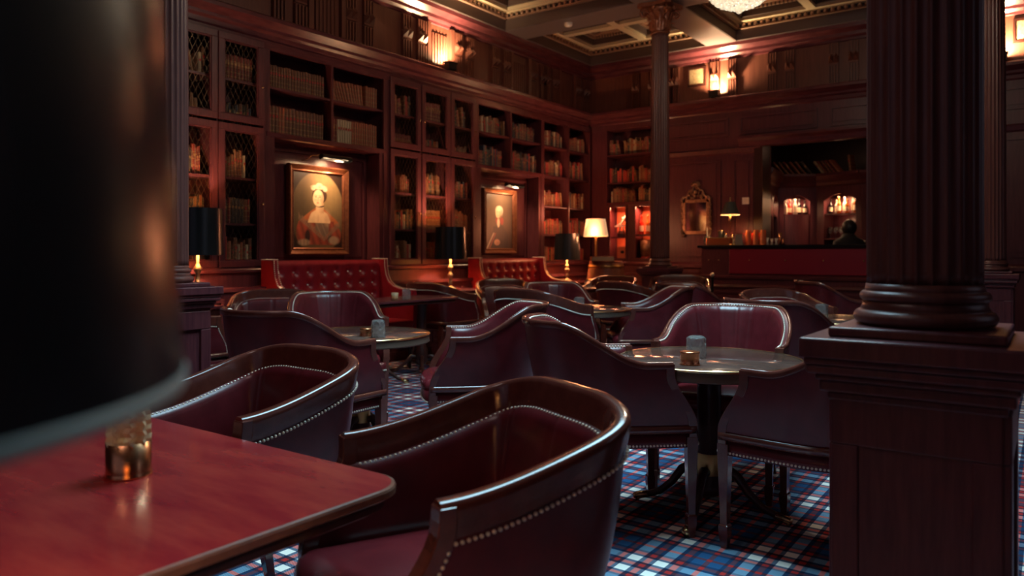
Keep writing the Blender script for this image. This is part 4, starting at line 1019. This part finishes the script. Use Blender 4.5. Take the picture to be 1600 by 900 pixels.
light('POINT', (lx+.10, ly-.24, 1.08+.46), 11.0, (1, .32, .14), .09, name='cream_lamp_light')  # extra point added outside the shade to strengthen the red glow around it
t = thing('boxed_book', 'thick pale book lying on the barrel before the cream lamp', 'book', (*at(941, 10.72), 1.10), R(38))
m = MB(); m.box(-.165, .165, -.09, .09, .002, .008, bookm[1]); m.box(-.155, .155, -.085, .085, .008, .062, paper); m.box(-.165, .165, -.09, .09, .062, .068, bookm[1]); m.obj('cover_and_pages', t)
m = MB(); m.box(-.165, -.157, -.09, .09, .002, .068, bookm[1]); m.obj('spine', t)

# huge lamp beside the camera
t = thing('floor_lamp', 'huge out-of-focus black lampshade filling the left foreground', 'lamp', (-.565, .008, 0))
m = MB(); n = 64; z0, z1, ra, rb = 1.146, 1.62, .28, .255
m.lathe([(ra, z0), (rb, z1)], 0, 0, shade_black, n, caps=False); m.lathe([(ra-.004, z0), (rb-.004, z1)], 0, 0, white_in, n, caps=False); o = m.obj('lamp_shade', t, label='glossy black drum shade')
m = MB(); m.lathe([(ra+.001, z0-.002), (ra+.0015, z0+.006), (ra-.005, z0+.006), (ra-.005, z0-.002), (ra+.001, z0-.002)], 0, 0, shade_rim, n, caps=False); m.obj('shade_trim', t, label='pale trim on the lower shade edge')
m = MB(); m.lathe([(.15, 0), (.15, .02), (.03, .04), (.012, .06), (.012, 1.40)], 0, 0, brass, 24); m.obj('stand', t); m = MB(); m.ball((0, 0, 1.36), .03, flame, 10, 8); m.obj('bulb', t)
light('POINT', (-.565, .008, 1.30), 13, AMBER, .04, name='floor_lamp_bulb_light')

# ------------------------------------------------------------------ uplights and frieze pictures
def uplight(xf, u, w, label, power, toward):
    base = Vector(xf(u, w, 3.49)); t = thing('uplight', label, 'light', tuple(base), 0, 'black uplights on the cornice'); f = lambda a, b, c: Vector(xf(a, b, c)) - base
    m = MB(f); m.box(u-.07, u+.07, w-.045, w+.045, 3.515, 3.60, black); m.box(u-.08, u+.08, w-.055, w+.055, 3.595, 3.615, black); m.obj('housing', t, .004)
    m = MB(f); m.box(u-.04, u+.04, w-.03, w+.03, 3.49, 3.515, black); m.obj('foot', t)
    m = MB(f); m.box(u-.05, u+.05, w-.035, w+.035, 3.6155, 3.618, flame); m.obj('lens', t)
    light('SPOT', tuple(base+Vector((0, 0, .135))), power, (1, .70, .36), .03, to=xf(*toward), name='uplight_beam', spot_size=R(165), spot_blend=.9)
uplight(LW, 7.17, .055, 'black uplight on the cornice above the middle lattice bookcase', 190, (7.12, -.12, 4.0))
uplight(BW, -4.06, .055, 'black uplight on the back cornice beside the scrolled column', 190, (-4.0, -.12, 4.0))
uplight(BW, -.52, .055, 'black uplight on the back cornice at far right', 220, (-.40, -.12, 4.0))
for u0, u1, lab in ((-4.53, -4.24, 'small framed print on the frieze left of the back uplight'), (-.40, -.12, 'small framed print on the frieze at the far right edge')):
    base = Vector(BW((u0+u1)/2, -.1, 3.74)); f = lambda a, b, c: Vector(BW(a, b, c)) - base
    t = thing('framed_print', lab, 'picture', tuple(base)); m = MB(f)
    for q in ((u0, u1, 3.74, 3.77), (u0, u1, 4.0, 4.03), (u0, u0+.025, 3.77, 4.0), (u1-.025, u1, 3.77, 4.0)): m.box(q[0], q[1], -.1, -.075, q[2], q[3], wood_dark)
    m.obj('frame', t); m = MB(f); m.box(u0+.02, u1-.02, -.1, -.09, 3.765, 4.005, mat('foxed_print', (.42, .30, .17), .6, color2=(.22, .14, .08), noisescale=30)); m.obj('print', t)

# ------------------------------------------------------------------ chandelier
def chandelier():
    x, y = at(1155, 5.35); t = thing('crystal_chandelier', 'glittering crystal chandelier at the top of the picture', 'chandelier', (x, y, 2.95)); rg = random.Random(5)
    m = MB(); m.tube([(0, 0, .55), (0, 0, 1.34)], .012, brass, 8); m.lathe([(.30, .38), (.31, .40), (.30, .42), (.28, .40)], 0, 0, brass, 40, caps=False)
    m.lathe([(.06, 1.31), (.07, 1.34)], 0, 0, brass, 20); m.lathe([(.12, .60), (.13, .62), (.11, .64)], 0, 0, brass, 24, caps=False); m.obj('frame', t)
    m = MB()
    for j in range(13):                   # basket of beads
        q = j/12; r_ = .02+.25*math.sin(q*PI/2)**.8; z = .03+.30*(1-math.cos(q*PI/2)); n = max(5, int(r_*2*PI/.028))
        for k in range(n):
            a = 2*PI*(k+.5*(j % 2))/n; m.ball((r_*math.cos(a), r_*math.sin(a), z+rg.uniform(-.004, .004)), .0125, crystal, 6, 4, 1.15, False)
    for k in range(28):                   # strings from crown to ring
        a = 2*PI*k/28
        for j in range(9): q = j/8; r_ = .30-.18*q+.0; z = .40+.22*q-.05*math.sin(PI*q); m.ball((r_*math.cos(a), r_*math.sin(a), z), .009, crystal, 6, 4, 1.2, False)
    for k in range(8):                    # swags outside the ring
        a0 = 2*PI*k/8
        for j in range(15):
            q = j/14; a = a0+q*2*PI/8; r_ = .37+.02*math.sin(PI*q); m.ball((r_*math.cos(a), r_*math.sin(a), .33-.12*math.sin(PI*q)), .010, crystal, 6, 4, 1, False)
        for j in range(4): m.ball((.37*math.cos(a0), .37*math.sin(a0), .31-.03*j), .012, crystal, 6, 4, 1.4, False)
    m.ball((0, 0, .015), .03, crystal, 8, 6, 1.3, False)
    m.obj('crystal_beads', t, kind='stuff')
    for k in range(8):
        a = 2*PI*k/8; m = MB(); m.tube([(.10*math.cos(a), .10*math.sin(a), .5), (.25*math.cos(a), .25*math.sin(a), .36), (.37*math.cos(a), .37*math.sin(a), .36), (.39*math.cos(a), .39*math.sin(a), .42)], .007, brass, 6); ar = m.obj('arm', t)
        m = MB(); m.ball((.39*math.cos(a), .39*math.sin(a), .47), .015, flame, 8, 6, 2.0); m.obj('bulb', ar)
    light('POINT', (x, y, 2.95+.20), 1.6, (1, .80, .6), .05, name='chandelier_light'); light('POINT', (x, y, 2.9+1.16), 62, (1, .80, .62), .10, name='chandelier_light')
chandelier()

# ------------------------------------------------------------------ bar
red_panel = mat('maroon_padded_front', (.24, .008, .030), .42)
t = thing('bar_counter', 'long bar counter with black top and padded maroon front', 'bar counter', (-2.4, 10.25, 0)); X0, X1 = -1.60, 1.30
m = MB(); m.box(X0-.02, X1+.02, -.31, .30, 1.285, 1.325, blackstone); m.obj('counter_top', t, .006)
m = MB(); m.box(X0+.03, X1, -.25, .25, 0, 1.285, wood); m.box(X0+.03, X0+.42, -.27, -.25, .90, 1.285, wood)
m.xf = lambda a, b, c: (a, -b-.25, c)
m.molding([(0, .86), (.03, .87), (.04, .90), (.02, .92), (0, .93)], X0+.03, X1, wood_h); m.molding([(0, .74), (.02, .74), (.035, .76), (.02, .79), (0, .80)], X0+.03, X1, wood_h)
m.molding([(0, 0), (.05, 0), (.05, .12), (.03, .15), (0, .15)], X0+.03, X1, wood_h)
for k in range(4): panel_frame(m, X0+.10+k*.70, X0+.72+k*.70, .20, .70, w=.0, t=.03, material=wood)
m.xf = None; m.obj('body', t)
m = MB(); m.box(X0+.42, X1-.02, -.275, -.25, .935, 1.275, red_panel); pf = m.obj('padded_front', t, .01, label='maroon leather padded panel')
for k in range(5): m = MB(); m.ball((X0+.70+k*.47, -.280, 1.12), .014, brass, 8, 6, 1); m.obj('stud', pf)
for k in range(2): m = MB(); m.ball((X0+.14+k*.14, -.276, 1.12), .014, brass, 8, 6, 1); m.obj('stud', pf)
def bx_at(u, Y):
    tt = (u-800)/1170; a = (FW[0]+RT[0]*tt, FW[1]+RT[1]*tt); return a[0]/a[1]*Y
ZB = 1.326
t = thing('bar_lamp', 'slim brass lamp with small dark tapered shade on the bar', 'lamp', (bx_at(1141, 10.2), 10.2, ZB))
m = MB(); m.lathe([(.055, 0), (.055, .008), (.02, .018), (.008, .03), (.006, .05), (.006, .31), (.018, .33), (.022, .36), (.012, .39), (.012, .62), (.009, .63), (.012, .65), (.004, .67)], 0, 0, brass, 20); m.obj('stem', t)
m = MB(); n = 28
m.lathe([(.128, .425), (.062, .60)], 0, 0, mat('pleated_green_shade', (.05, .055, .045), .6), n, False, caps=False); m.lathe([(.124, .425), (.058, .60)], 0, 0, white_in, n, caps=False)
m.lathe([(.126, .418), (.130, .424), (.124, .424)], 0, 0, linen, n, caps=False); m.obj('lamp_shade', t, label='dark pleated shade with pale lower edge')
light('POINT', (bx_at(1141, 10.2), 10.17, ZB+.47), 12, (1, .55, .25), .03, name='bar_lamp_light')
def bar_item(name, cat, u, Y, prof, material, label, z=ZB, n=16, group=None, extra=None):
    t = thing(name, label, cat, (bx_at(u, Y), Y, z), 0, group); m = MB(); m.lathe(prof, 0, 0, material, n); m.obj('body', t)
    if extra: m = MB(); m.lathe(extra[0], 0, 0, extra[1], n); m.obj(extra[2], t)
    return t
amber_glass = mat('amber_tinted_glass', (.75, .22, .08), .1, Transmission_Weight=.4); red_glass = mat('red_tinted_glass', (.75, .04, .02), .15, Transmission_Weight=.3)
smoke_glass = mat('smoky_glass', (.35, .38, .34), .08, Transmission_Weight=.5)
tall = [(.030, 0), (.032, .01), (.042, .20), (.040, .205), (.030, .012), (.001, .012)]
for k, u in enumerate((1169.5, 1181.5, 1192.5)): bar_item('tall_glass', 'glass', u, 10.22, [(.042, 0), (.044, .01), (.036, .20), (.034, .205), (.001, .205)], amber_glass, ('first', 'second', 'third')[k] + ' of the tall amber glasses upturned on the bar, from the left', group='tall upturned glasses on the bar')
for k, u in enumerate((1175.5, 1187.5)): bar_item('red_glass', 'glass', u, 10.36, [(.04, 0), (.036, .17), (.001, .17)], red_glass, ('left', 'right')[k] + ' red glass between the tall amber glasses on the bar', group='red glasses on the bar')
x = bx_at(1125, 10.22); t = thing('copper_trough', 'low copper ice trough at the left end of the bar', 'container', (x, 10.2, ZB))
m = MB(); m.box(-.165, .165, -.07, .07, 0, .10, copper); m.box(-.17, .17, -.075, .075, .098, .106, brass); m.obj('body', t, .006)
x = bx_at(1156, 10.2); t = thing('square_glass_jar', 'square patterned glass jar beside the bar lamp', 'jar', (x, 10.2, ZB))
m = MB(); m.box(-.052, .052, -.04, .04, 0, .15, smoke_glass); m.obj('body', t, .004); m = MB(); m.box(-.055, .055, -.043, .043, .15, .158, brass); m.obj('lid', t)
bar_item('dark_mixing_cup', 'cup', 1127, 10.40, [(.040, 0), (.044, .21), (.040, .214), (.001, .214)], black, 'dark cup with metal rim behind the copper trough', extra=([(.045, .205), (.047, .21), (.045, .216)], brass, 'rim'))
for u, Y, h, lab in ((1134, 10.34, .15, 'small stoppered bottle left of the bar lamp stem'), (1145, 10.36, .12, 'small stoppered bottle right of the bar lamp stem')):
    bar_item('stoppered_bottle', 'bottle', u, Y, [(.026, 0), (.026, h*.6), (.012, h*.75), (.012, h*.85), (.016, h*.87), (.016, h), (.001, h)], smoke_glass, lab, extra=([(.014, h), (.018, h+.015), (.001, h+.03)], brass, 'stopper'))
bar_item('stirring_jug', 'jug', 1105, 10.2, [(.035, 0), (.05, .03), (.055, .10), (.045, .13), (.043, .13), (.05, .03), (.001, .02)], glass, 'glass jug with a straw at the left end of the bar', extra=([(.004, .02), (.004, .25), (.001, .25)], porcelain, 'straw'))
for k, (u, h) in enumerate(((1199, .10), (1206, .085), (1213, .09), (1219, .16), (1224, .085))):
    bar_item('jigger' if k != 3 else 'strainer_cup', 'bar tool', u, 10.25, [(.026, 0), (.010, h*.45), (.024, h), (.022, h), (.001, h*.5)], copper if k in (3, 4) else nail_m, ['leftmost small metal jigger right of the tall glasses', 'second small metal jigger right of the tall glasses', 'third small metal jigger right of the tall glasses', 'tallest copper measuring cup right of the tall glasses', 'rightmost low copper jigger on the bar'][k], group='jiggers on the bar')
t = thing('crowd_post', 'slim black post with bright metal tip before the bar end', 'post', (*at(1113, 9.75), 0))
m = MB(); m.lathe([(.10, 0), (.10, .015), (.016, .03), (.016, .88), (.022, .89), (.022, .91)], 0, 0, black, 16); m.obj('pole', t); m = MB(); m.ball((0, 0, .935), .026, nail_m, 10, 8); m.obj('tip', t)
m = MB(BW); m.box(-3.66, -3.56, 0, .012, 1.92, 2.02, porcelain); m.box(-3.625, -3.595, .012, .018, 1.955, 1.985, porcelain); tag(m.obj('light_switch', None, .002), 'square wall plate beside the bar opening', 'switch')

# gilt mirror
def mirror():
    base = Vector((-4.35, 10.75, 1.5)); f = lambda a, b, c: Vector(BW(a, b, c)) - base; t = thing('gilt_mirror', 'carved gilt wall mirror with leafy crest left of the bar', 'mirror', tuple(base))
    u0, u1, z0, z1 = -4.56, -4.14, 1.50, 2.02; m = MB(f)
    for a, b, c, d in ((u0, u1, z0, z0+.045), (u0, u1, z1-.045, z1), (u0, u0+.045, z0, z1), (u1-.045, u1, z0, z1)): m.box(a, b, .02, .05, c, d, gilt)
    for i in range(18):
        z = z0+(z1-z0)*i/17
        for uu in (u0-.008, u1+.008): m.ball((uu, .035, z), .018+.006*(i % 3), gilt, 6, 4)
    rg = random.Random(2)
    for k in range(60):
        q = rg.uniform(-1, 1); zz = z1+(.20*(1-abs(q)**.8))*rg.random(); m.ball((-4.35+q*.21, .035, zz+.01), rg.uniform(.012, .026), gilt, 6, 4, 1.3)
    for s_ in (-1, 1):
        m.tube([(-4.35+s_*(.22-.19*j/14), .04, z1+.01+.19*(j/14)**1.4+.02*math.sin(j*.9)) for j in range(15)], .014, gilt, 6)
    for k in range(7): a = PI*k/6; m.tube([(-4.35, .04, z1+.20), (-4.35+.075*math.cos(a), .05, z1+.215+.065*math.sin(a))], [.018, .008], gilt, 6)
    for s_ in (-1, 1): m.ball((-4.35+s_*.20, .035, z0-.02), .03, gilt, 8, 6)
    m.obj('frame', t); m = MB(f); m.box(u0+.04, u1-.04, .02, .03, z0+.04, z1-.04, mat('old_mirror_glass', (.55, .42, .38), .06, 1)); m.obj('mirror_glass', t)
mirror()

# back bar room
def seg(p0, p1): 
    d = Vector((p1[0]-p0[0], p1[1]-p0[1])); L = d.length; d /= L; nrm = Vector((d.y, -d.x)); 
    return L, (lambda a, b, c: (p0[0]+d.x*a+nrm.x*b, p0[1]+d.y*a+nrm.y*b, c))
m = MB(); m.box(-4.2, .2, 13.6, 13.8, 0, 3.3, wood_dark); m.box(-4.2, -4.0, 11.25, 13.8, 0, 3.3, wood_dark); m.box(.0, .2, 11.25, 13.8, 0, 3.3, wood_dark); struct('wall_bar_room', m)
m = MB(); m.box(-4.2, .2, 11.25, 13.8, 3.15, 3.3, wood_dark); m.xf = None
for k in range(3): m.box(-4.0, 0, 11.6+k*.7, 11.72+k*.7, 3.05, 3.15, wood_dark)
struct('ceiling_bar_room', m)
m = MB(); m.lathe([(.045, 3.049), (.045, 3.044), (.001, 3.044)], *at(1215, 11.3), flame, 12); tag(m.obj('downlight'), 'tiny downlight in the bar room ceiling', 'light')
PTS = [(-3.49, 11.36), (-3.66, 12.50), (-3.13, 12.80), (-2.42, 12.58), (-1.70, 12.45), (-1.05, 11.6)]
bottle_m = [mat('green_bottle_glass', (.03, .06, .03), .08), mat('dark_bottle_glass', (.012, .010, .014), .1), mat('amber_spirit', (.55, .17, .03), .08, Transmission_Weight=.35),
            mat('pale_bottle_glass', (.75, .72, .62), .08, Transmission_Weight=.5), mat('red_spirit', (.62, .03, .015), .1, Transmission_Weight=.3)]
label_m = mat('bottle_label_paper', (.72, .62, .45), .6)
def bottle(p, h, r, k, label, group, lab=True):
    t = thing('bottle', label, 'bottle', p, 0, group)
    m = MB(); m.lathe([(r*.9, 0), (r, h*.02), (r, h*.56), (r*.85, h*.63), (r*.36, h*.74), (r*.34, h*.93), (r*.42, h*.94), (r*.42, h), (.001, h)], 0, 0, bottle_m[k], 14); m.obj('bottle_body', t)
    if lab: m = MB(); m.lathe([(r*1.02, h*.15), (r*1.02, h*.45)], 0, 0, label_m, 14, caps=False); m.obj('paper_label', t)
def back_cab(k, arches, label, shelves, doors=False):
    L, f = seg(PTS[k], PTS[k+1]); base = Vector((*PTS[k], 0)); g = lambda a, b, c: Vector(f(a, b, c)) - base
    t = thing('back_bar_cabinet', label, 'cabinet', tuple(base), 0, 'arched back bar cabinets'); m = MB(g)
    z0, z1 = 1.0, 2.30
    m.box(0, L, -.30, .0, 0, 1.0, wood_dark); m.box(0, L, -.30, -.28, 1.0, 2.3, wood_wall)
    xs = [0] + [e for a in arches for e in a] + [L]
    for i in range(0, len(xs), 2): m.box(xs[i], xs[i+1], -.30, 0, z0, z1, wood)
    for a, b in arches:
        n = 12; top = [(a+(b-a)*i/n, 2.06+.10*math.sin(PI*i/n)) for i in range(n+1)]
        for i in range(n):
            m.add([(top[i][0], 0, top[i][1]), (top[i+1][0], 0, top[i+1][1]), (top[i+1][0], 0, z1), (top[i][0], 0, z1), (top[i][0], -.04, top[i][1]), (top[i+1][0], -.04, top[i+1][1]), (top[i+1][0], -.04, z1), (top[i][0], -.04, z1)],
                  [(0, 1, 2, 3), (4, 5, 1, 0), (7, 6, 5, 4)], wood)
        for z in shelves: m.box(a, b, -.28, -.02, z-.02, z, wood)
    m.molding([(-.3, 2.28), (.0, 2.28), (.02, 2.31), (.03, 2.36), (.06, 2.40), (.09, 2.46), (.09, 2.50), (-.3, 2.50)], 0, L, wood)
    m.obj('carcass', t)
    if doors:
        for a, b in arches: m = MB(g); m.grid([[(a+(b-a)*i/10, -.02+.05*math.sin(PI*i/10), z) for i in range(11)] for z in (1.0, 1.84)], wood_wall); m.obj('curved_door', t)
    return f, L
fL, _ = back_cab(0, [(.10, .55), (.62, 1.10)], 'arched wooden back bar cabinet along the left side', [1.83, 1.42])
fM, LM = back_cab(1, [(.09, .50)], 'arched back bar cabinet with curved door, left of the bartender', [1.85], True)
fR, LR = back_cab(2, [(.12, .65)], 'arched back bar cabinet behind the bartender', [1.85, 1.45])
fS, LS = back_cab(3, [(.08, .34), (.42, .66)], 'back bar shelf cabinet beside the thick column', [2.03, 1.72, 1.38])
rb = random.Random(11); bn = 0
def fill(f, a, b, z, n, ks, where, hs=(.22, .30)):
    for i in range(n):
        u = a+(b-a)*(i+.5)/n; p = f(u, -.11-.05*(i % 2), z+.001); k = ks[i % len(ks)]; h = rb.uniform(*hs)
        bottle(p, h, min(.036, (b-a)/n*.46), k, '%s bottle, %s from the left %s' % (('green', 'dark', 'amber', 'clear', 'red')[k], ORD[i], where), 'bottles on the back bar shelves')
fill(fL, .12, .53, 1.83, 3, [3, 2, 3], 'in the first left arch', (.2, .24)); fill(fL, .64, 1.08, 1.83, 3, [2, 3, 2], 'in the second left arch', (.2, .24))
fill(fM, .10, .49, 1.85, 5, [3, 4, 3, 1, 1], 'in the arch left of the bartender', (.22, .27)); fill(fR, .14, .63, 1.85, 7, [1, 3, 2, 3, 2, 3, 2], 'in the arch behind the bartender', (.22, .28))
for i in range(6):
    u = .16+.46*i/5; t = thing('wine_glass', '%s stemmed glass from the left, below the bottles behind the bartender' % ORD[i], 'glass', fR(u, -.13, 1.451), 0, 'stemmed glasses on the back bar'); m = MB()
    m.lathe([(.03, 0), (.004, .006), (.004, .07), (.032, .10), (.036, .14), (.030, .18), (.028, .18), (.033, .14), (.001, .10)], 0, 0, glass, 12); m.obj('bowl_and_stem', t)
for i, z in enumerate((2.03, 1.72, 1.38)):
    for j in range(3):
        t = thing('tumbler', 'glass tumbler, %s from the left on %s of the cabinet by the thick column' % (ORD[j], ('top shelf', 'middle shelf', 'lower shelf')[i]), 'glass', fS(.12+.09*j, -.10, z+.001), 0, 'tumblers on the back bar side shelf'); m = MB()
        m.lathe([(.028, 0), (.034, .14), (.031, .14), (.026, .01), (.001, .01)], 0, 0, (glass, amber_glass, glass)[i], 12); m.obj('body', t)
for f, us, z, pw in ((fL, (.32, .86), 2.02, 1.3), (fM, (.3,), 2.10, 2.2), (fR, (.38,), 2.10, 3.2), (fS, (.2,), 2.24, 1.0)):
    for u in us: light('AREA', f(u, -.10, z+.02), pw*2, (1, .55, .28), (.2, .1), rot=(0, 0, 0), name='shelf_strip_light')
light('POINT', fR(.38, -.12, 1.74), .5, (1, .5, .25), .03, name='shelf_glow')
light('POINT', (-2.6, 11.9, 2.85), 1.5, (1, .5, .3), .1, name='bar_room_light')
# leaning books on top of the back bar
k = 0
for f, L, us in ((fL, 1.2, [.10, .16, .23, .30, .38]), (fM, LM, [.06, .14, .22, .32, .41, .50]), (fR, LR, [.04, .10, .17, .24, .31, .50])):
    for i, u in enumerate(us):
        o = bpy.data.objects.new('book', BM[(2, 8, 0, 5, 6, 2, 0)[k % 7]]); COL.objects.link(o); up = (f is fR and i == 5) or (f is fL and i < 3)
        p0, p1 = f(u, 0, 0), f(u+.1, 0, 0); ang = math.atan2(p1[1]-p0[1], p1[0]-p0[0]); lean = R(8) if up else R(38)
        o.matrix_world = Matrix.Translation(f(u+.04, -.04, 2.502)) @ Matrix.Rotation(ang, 4, 'Z') @ Matrix.Rotation(-lean, 4, 'Y') @ Matrix.Diagonal((.034, .16, .27, 1)); k += 1
        tag(o, '%s book, %s from the left %s' % ('upright' if up else 'slanting', ORD[i], 'on top of the %s back bar cabinet' % ('left-hand' if f is fL else 'curved-door' if f is fM else 'bottle-filled')), 'book', 'books on top of the back bar')

# lit cupboards' contents
by_ = 10.87
t = thing('figurine', 'small gilt sculpture with raised arm in the left lit cupboard', 'ornament', (-5.68, by_, 1.476), R(10))
m = MB(); m.lathe([(.07, 0), (.07, .05), (.05, .10), (.001, .10)], 0, 0, wood_dark, 8, False); m.obj('plinth', t)
m = MB(); m.tube([(-.03, 0, .10), (-.02, 0, .16), (0, 0, .20), (.02, 0, .27)], [.012, .014, .022, .018], porcelain, 8); m.tube([(.04, 0, .10), (.02, 0, .17), (0, 0, .20)], [.011, .013, .016], porcelain, 8)
m.tube([(-.08, 0, .19), (0, 0, .22), (.06, -.01, .30), (.12, -.02, .40)], [.006, .016, .022, .014], porcelain, 8); m.tube([(-.11, 0, .17), (.06, 0, .185)], [.012, .012], porcelain, 8); m.ball((.03, 0, .30), .022, porcelain, 8, 6); m.obj('figure', t)
t = thing('gift_box', 'square orange box with dark oval emblem in the left lit cupboard', 'box', (-5.62, by_-.02, 1.102)); m = MB(); m.box(-.085, .085, -.06, .06, 0, .22, mat('orange_card', (.50, .13, .06), .5)); m.obj('carton', t, .004)
m = MB(); m.add([(.035*math.cos(2*PI*i/20), -.0615, .13+.025*math.sin(2*PI*i/20)) for i in range(20)], [list(range(20))], black); m.obj('emblem', t)
for i, x in enumerate((-5.32, -5.21, -5.12)): bottle((x, by_, 1.516), .30, .036, 4 if i != 1 else 2, ('left', 'middle', 'right')[i] + ' white-labelled bottle in the right lit cupboard', 'bottles in the right lit cupboard')
t = thing('copper_pail', 'round copper pail in the right lit cupboard', 'pail', (-5.23, by_+.02, 1.102)); m = MB(); m.lathe([(.10, .06), (.12, .32), (.115, .32), (.09, .07), (.001, .07)], 0, 0, gilt, 24); m.obj('bowl', t); m = MB(); m.lathe([(.09, 0), (.09, .06)], 0, 0, wood_dark, 24); m.obj('foot', t)
for i in range(3):
    o = bpy.data.objects.new('book', BM[3]); COL.objects.link(o); o.matrix_world = Matrix.Translation((-5.34+.075*i, 10.79, 1.105)) @ Matrix.Rotation(R(62), 4, 'Y') @ Matrix.Diagonal((.02, .03, .13, 1)); tag(o, ('left', 'middle', 'right')[i]+' slim red booklet lying in the right lit cupboard', 'book', 'booklets in the right lit cupboard')

# ------------------------------------------------------------------ bartender
def bartender():
    bx_, by_b = at(1318, 10.72); t = thing('person', 'person in dark clothes standing behind the bar, head bent', 'person', (bx_, by_b+.45, 0), R(210))
    t.scale = (.94,)*3
    skin = mat('skin', (.45, .24, .15), .5); cloth = mat('black_cloth', (.010, .010, .014), .8); hair = mat('dark_hair', (.018, .012, .010), .5)
    me = bpy.data.meshes.new('body'); J = [(0, 0, .95), (0, -.02, 1.15), (0, -.04, 1.36), (0, -.05, 1.48), (-.01, -.08, 1.56), (-.015, -.12, 1.66), (-.015, -.13, 1.74),
         (.17, -.03, 1.44), (.22, -.05, 1.18), (.12, -.26, 1.05), (.10, -.33, 1.05), (-.17, -.03, 1.44), (-.22, -.05, 1.18), (-.12, -.26, 1.05), (-.10, -.33, 1.05),
         (.09, 0, .88), (.10, -.01, .48), (.10, .02, .08), (.10, -.12, .03), (-.09, 0, .88), (-.10, -.01, .48), (-.10, .02, .08), (-.10, -.12, .03)]
    E_ = [(0, 1), (1, 2), (2, 3), (3, 4), (4, 5), (5, 6), (3, 7), (7, 8), (8, 9), (9, 10), (3, 11), (11, 12), (12, 13), (13, 14), (0, 15), (15, 16), (16, 17), (17, 18), (0, 19), (19, 20), (20, 21), (21, 22)]
    RD = [.14, .13, .15, .10, .055, .085, .08, .075, .055, .04, .03, .075, .055, .04, .03, .095, .065, .045, .04, .095, .065, .045, .04]
    for hx in (1, -1):
        b0 = len(J); base_i = 10 if hx == 1 else 14
        for q in range(5):
            ox = hx*(-.028+.014*q); L = (.05, .08, .085, .08, .06)[q]
            J += [(J[base_i][0]+ox, J[base_i][1]-.05*(0.4 if q == (0) else 1), 1.05), (J[base_i][0]+ox*1.3-(hx*.03 if q == 0 else 0), J[base_i][1]-.04-L*.8, 1.035)]; k = len(J); E_ += [(base_i, k-2), (k-2, k-1)]; RD += [.010, .008]
    me.from_pydata(J, E_, []); o = bpy.data.objects.new('body', me); COL.objects.link(o); o.parent = t
    me.materials.append(skin); sk = o.modifiers.new('skin', 'SKIN'); 
    for i, r_ in enumerate(RD): me.skin_vertices[0].data[i].radius = (r_, r_*(.75 if i in (0, 1, 2) else 1))
    me.skin_vertices[0].data[0].use_root = True; s2 = o.modifiers.new('sub', 'SUBSURF'); s2.levels = 1; s2.render_levels = 1
    m = MB(); secs = []
    for z, a, b, yy in ((.80, .17, .13, 0), (.95, .175, .14, 0), (1.15, .19, .145, -.02), (1.35, .225, .15, -.035), (1.45, .240, .150, -.045), (1.505, .205, .140, -.055), (1.55, .12, .115, -.07), (1.60, .082, .095, -.085)):
        secs.append([(a*math.cos(2*PI*i/24), yy+b*math.sin(2*PI*i/24), z) for i in range(24)])
    m.sweep(secs, cloth, True)
    for s_ in (1, -1): m.tube([(s_*.16, -.03, 1.46), (s_*.20, -.04, 1.35), (s_*.225, -.05, 1.18), (s_*.14, -.22, 1.07)], [.085, .075, .065, .05], cloth, 12)
    m.obj('jacket', t, label='dark jacket')
    m = MB()
    for s_ in (1, -1): m.tube([(s_*.085, 0, .92), (s_*.10, -.01, .48), (s_*.10, .01, .07)], [.11, .085, .07], cloth, 12)
    m.obj('trousers', t)
    m = MB(); m.ball((-.015, -.098, 1.700), .112, hair, 14, 10, 1.15); m.obj('hair', t, label='short dark hair')
    m = MB(); m.ball((-.015, -.150, 1.685), .085, skin, 14, 10, 1.25); m.ball((-.015, -.238, 1.675), .014, skin, 6, 4, 1.4)
    for s_ in (1, -1): m.ball((-.015+s_*.03, -.228, 1.71), .009, hair, 6, 4); m.ball((-.015+s_*.102, -.11, 1.69), .02, skin, 6, 4, 1.5)
    m.box(-.035, .005, -.236, -.226, 1.628, 1.634, leather_red); m.obj('face', t, label='lowered face')
bartender()
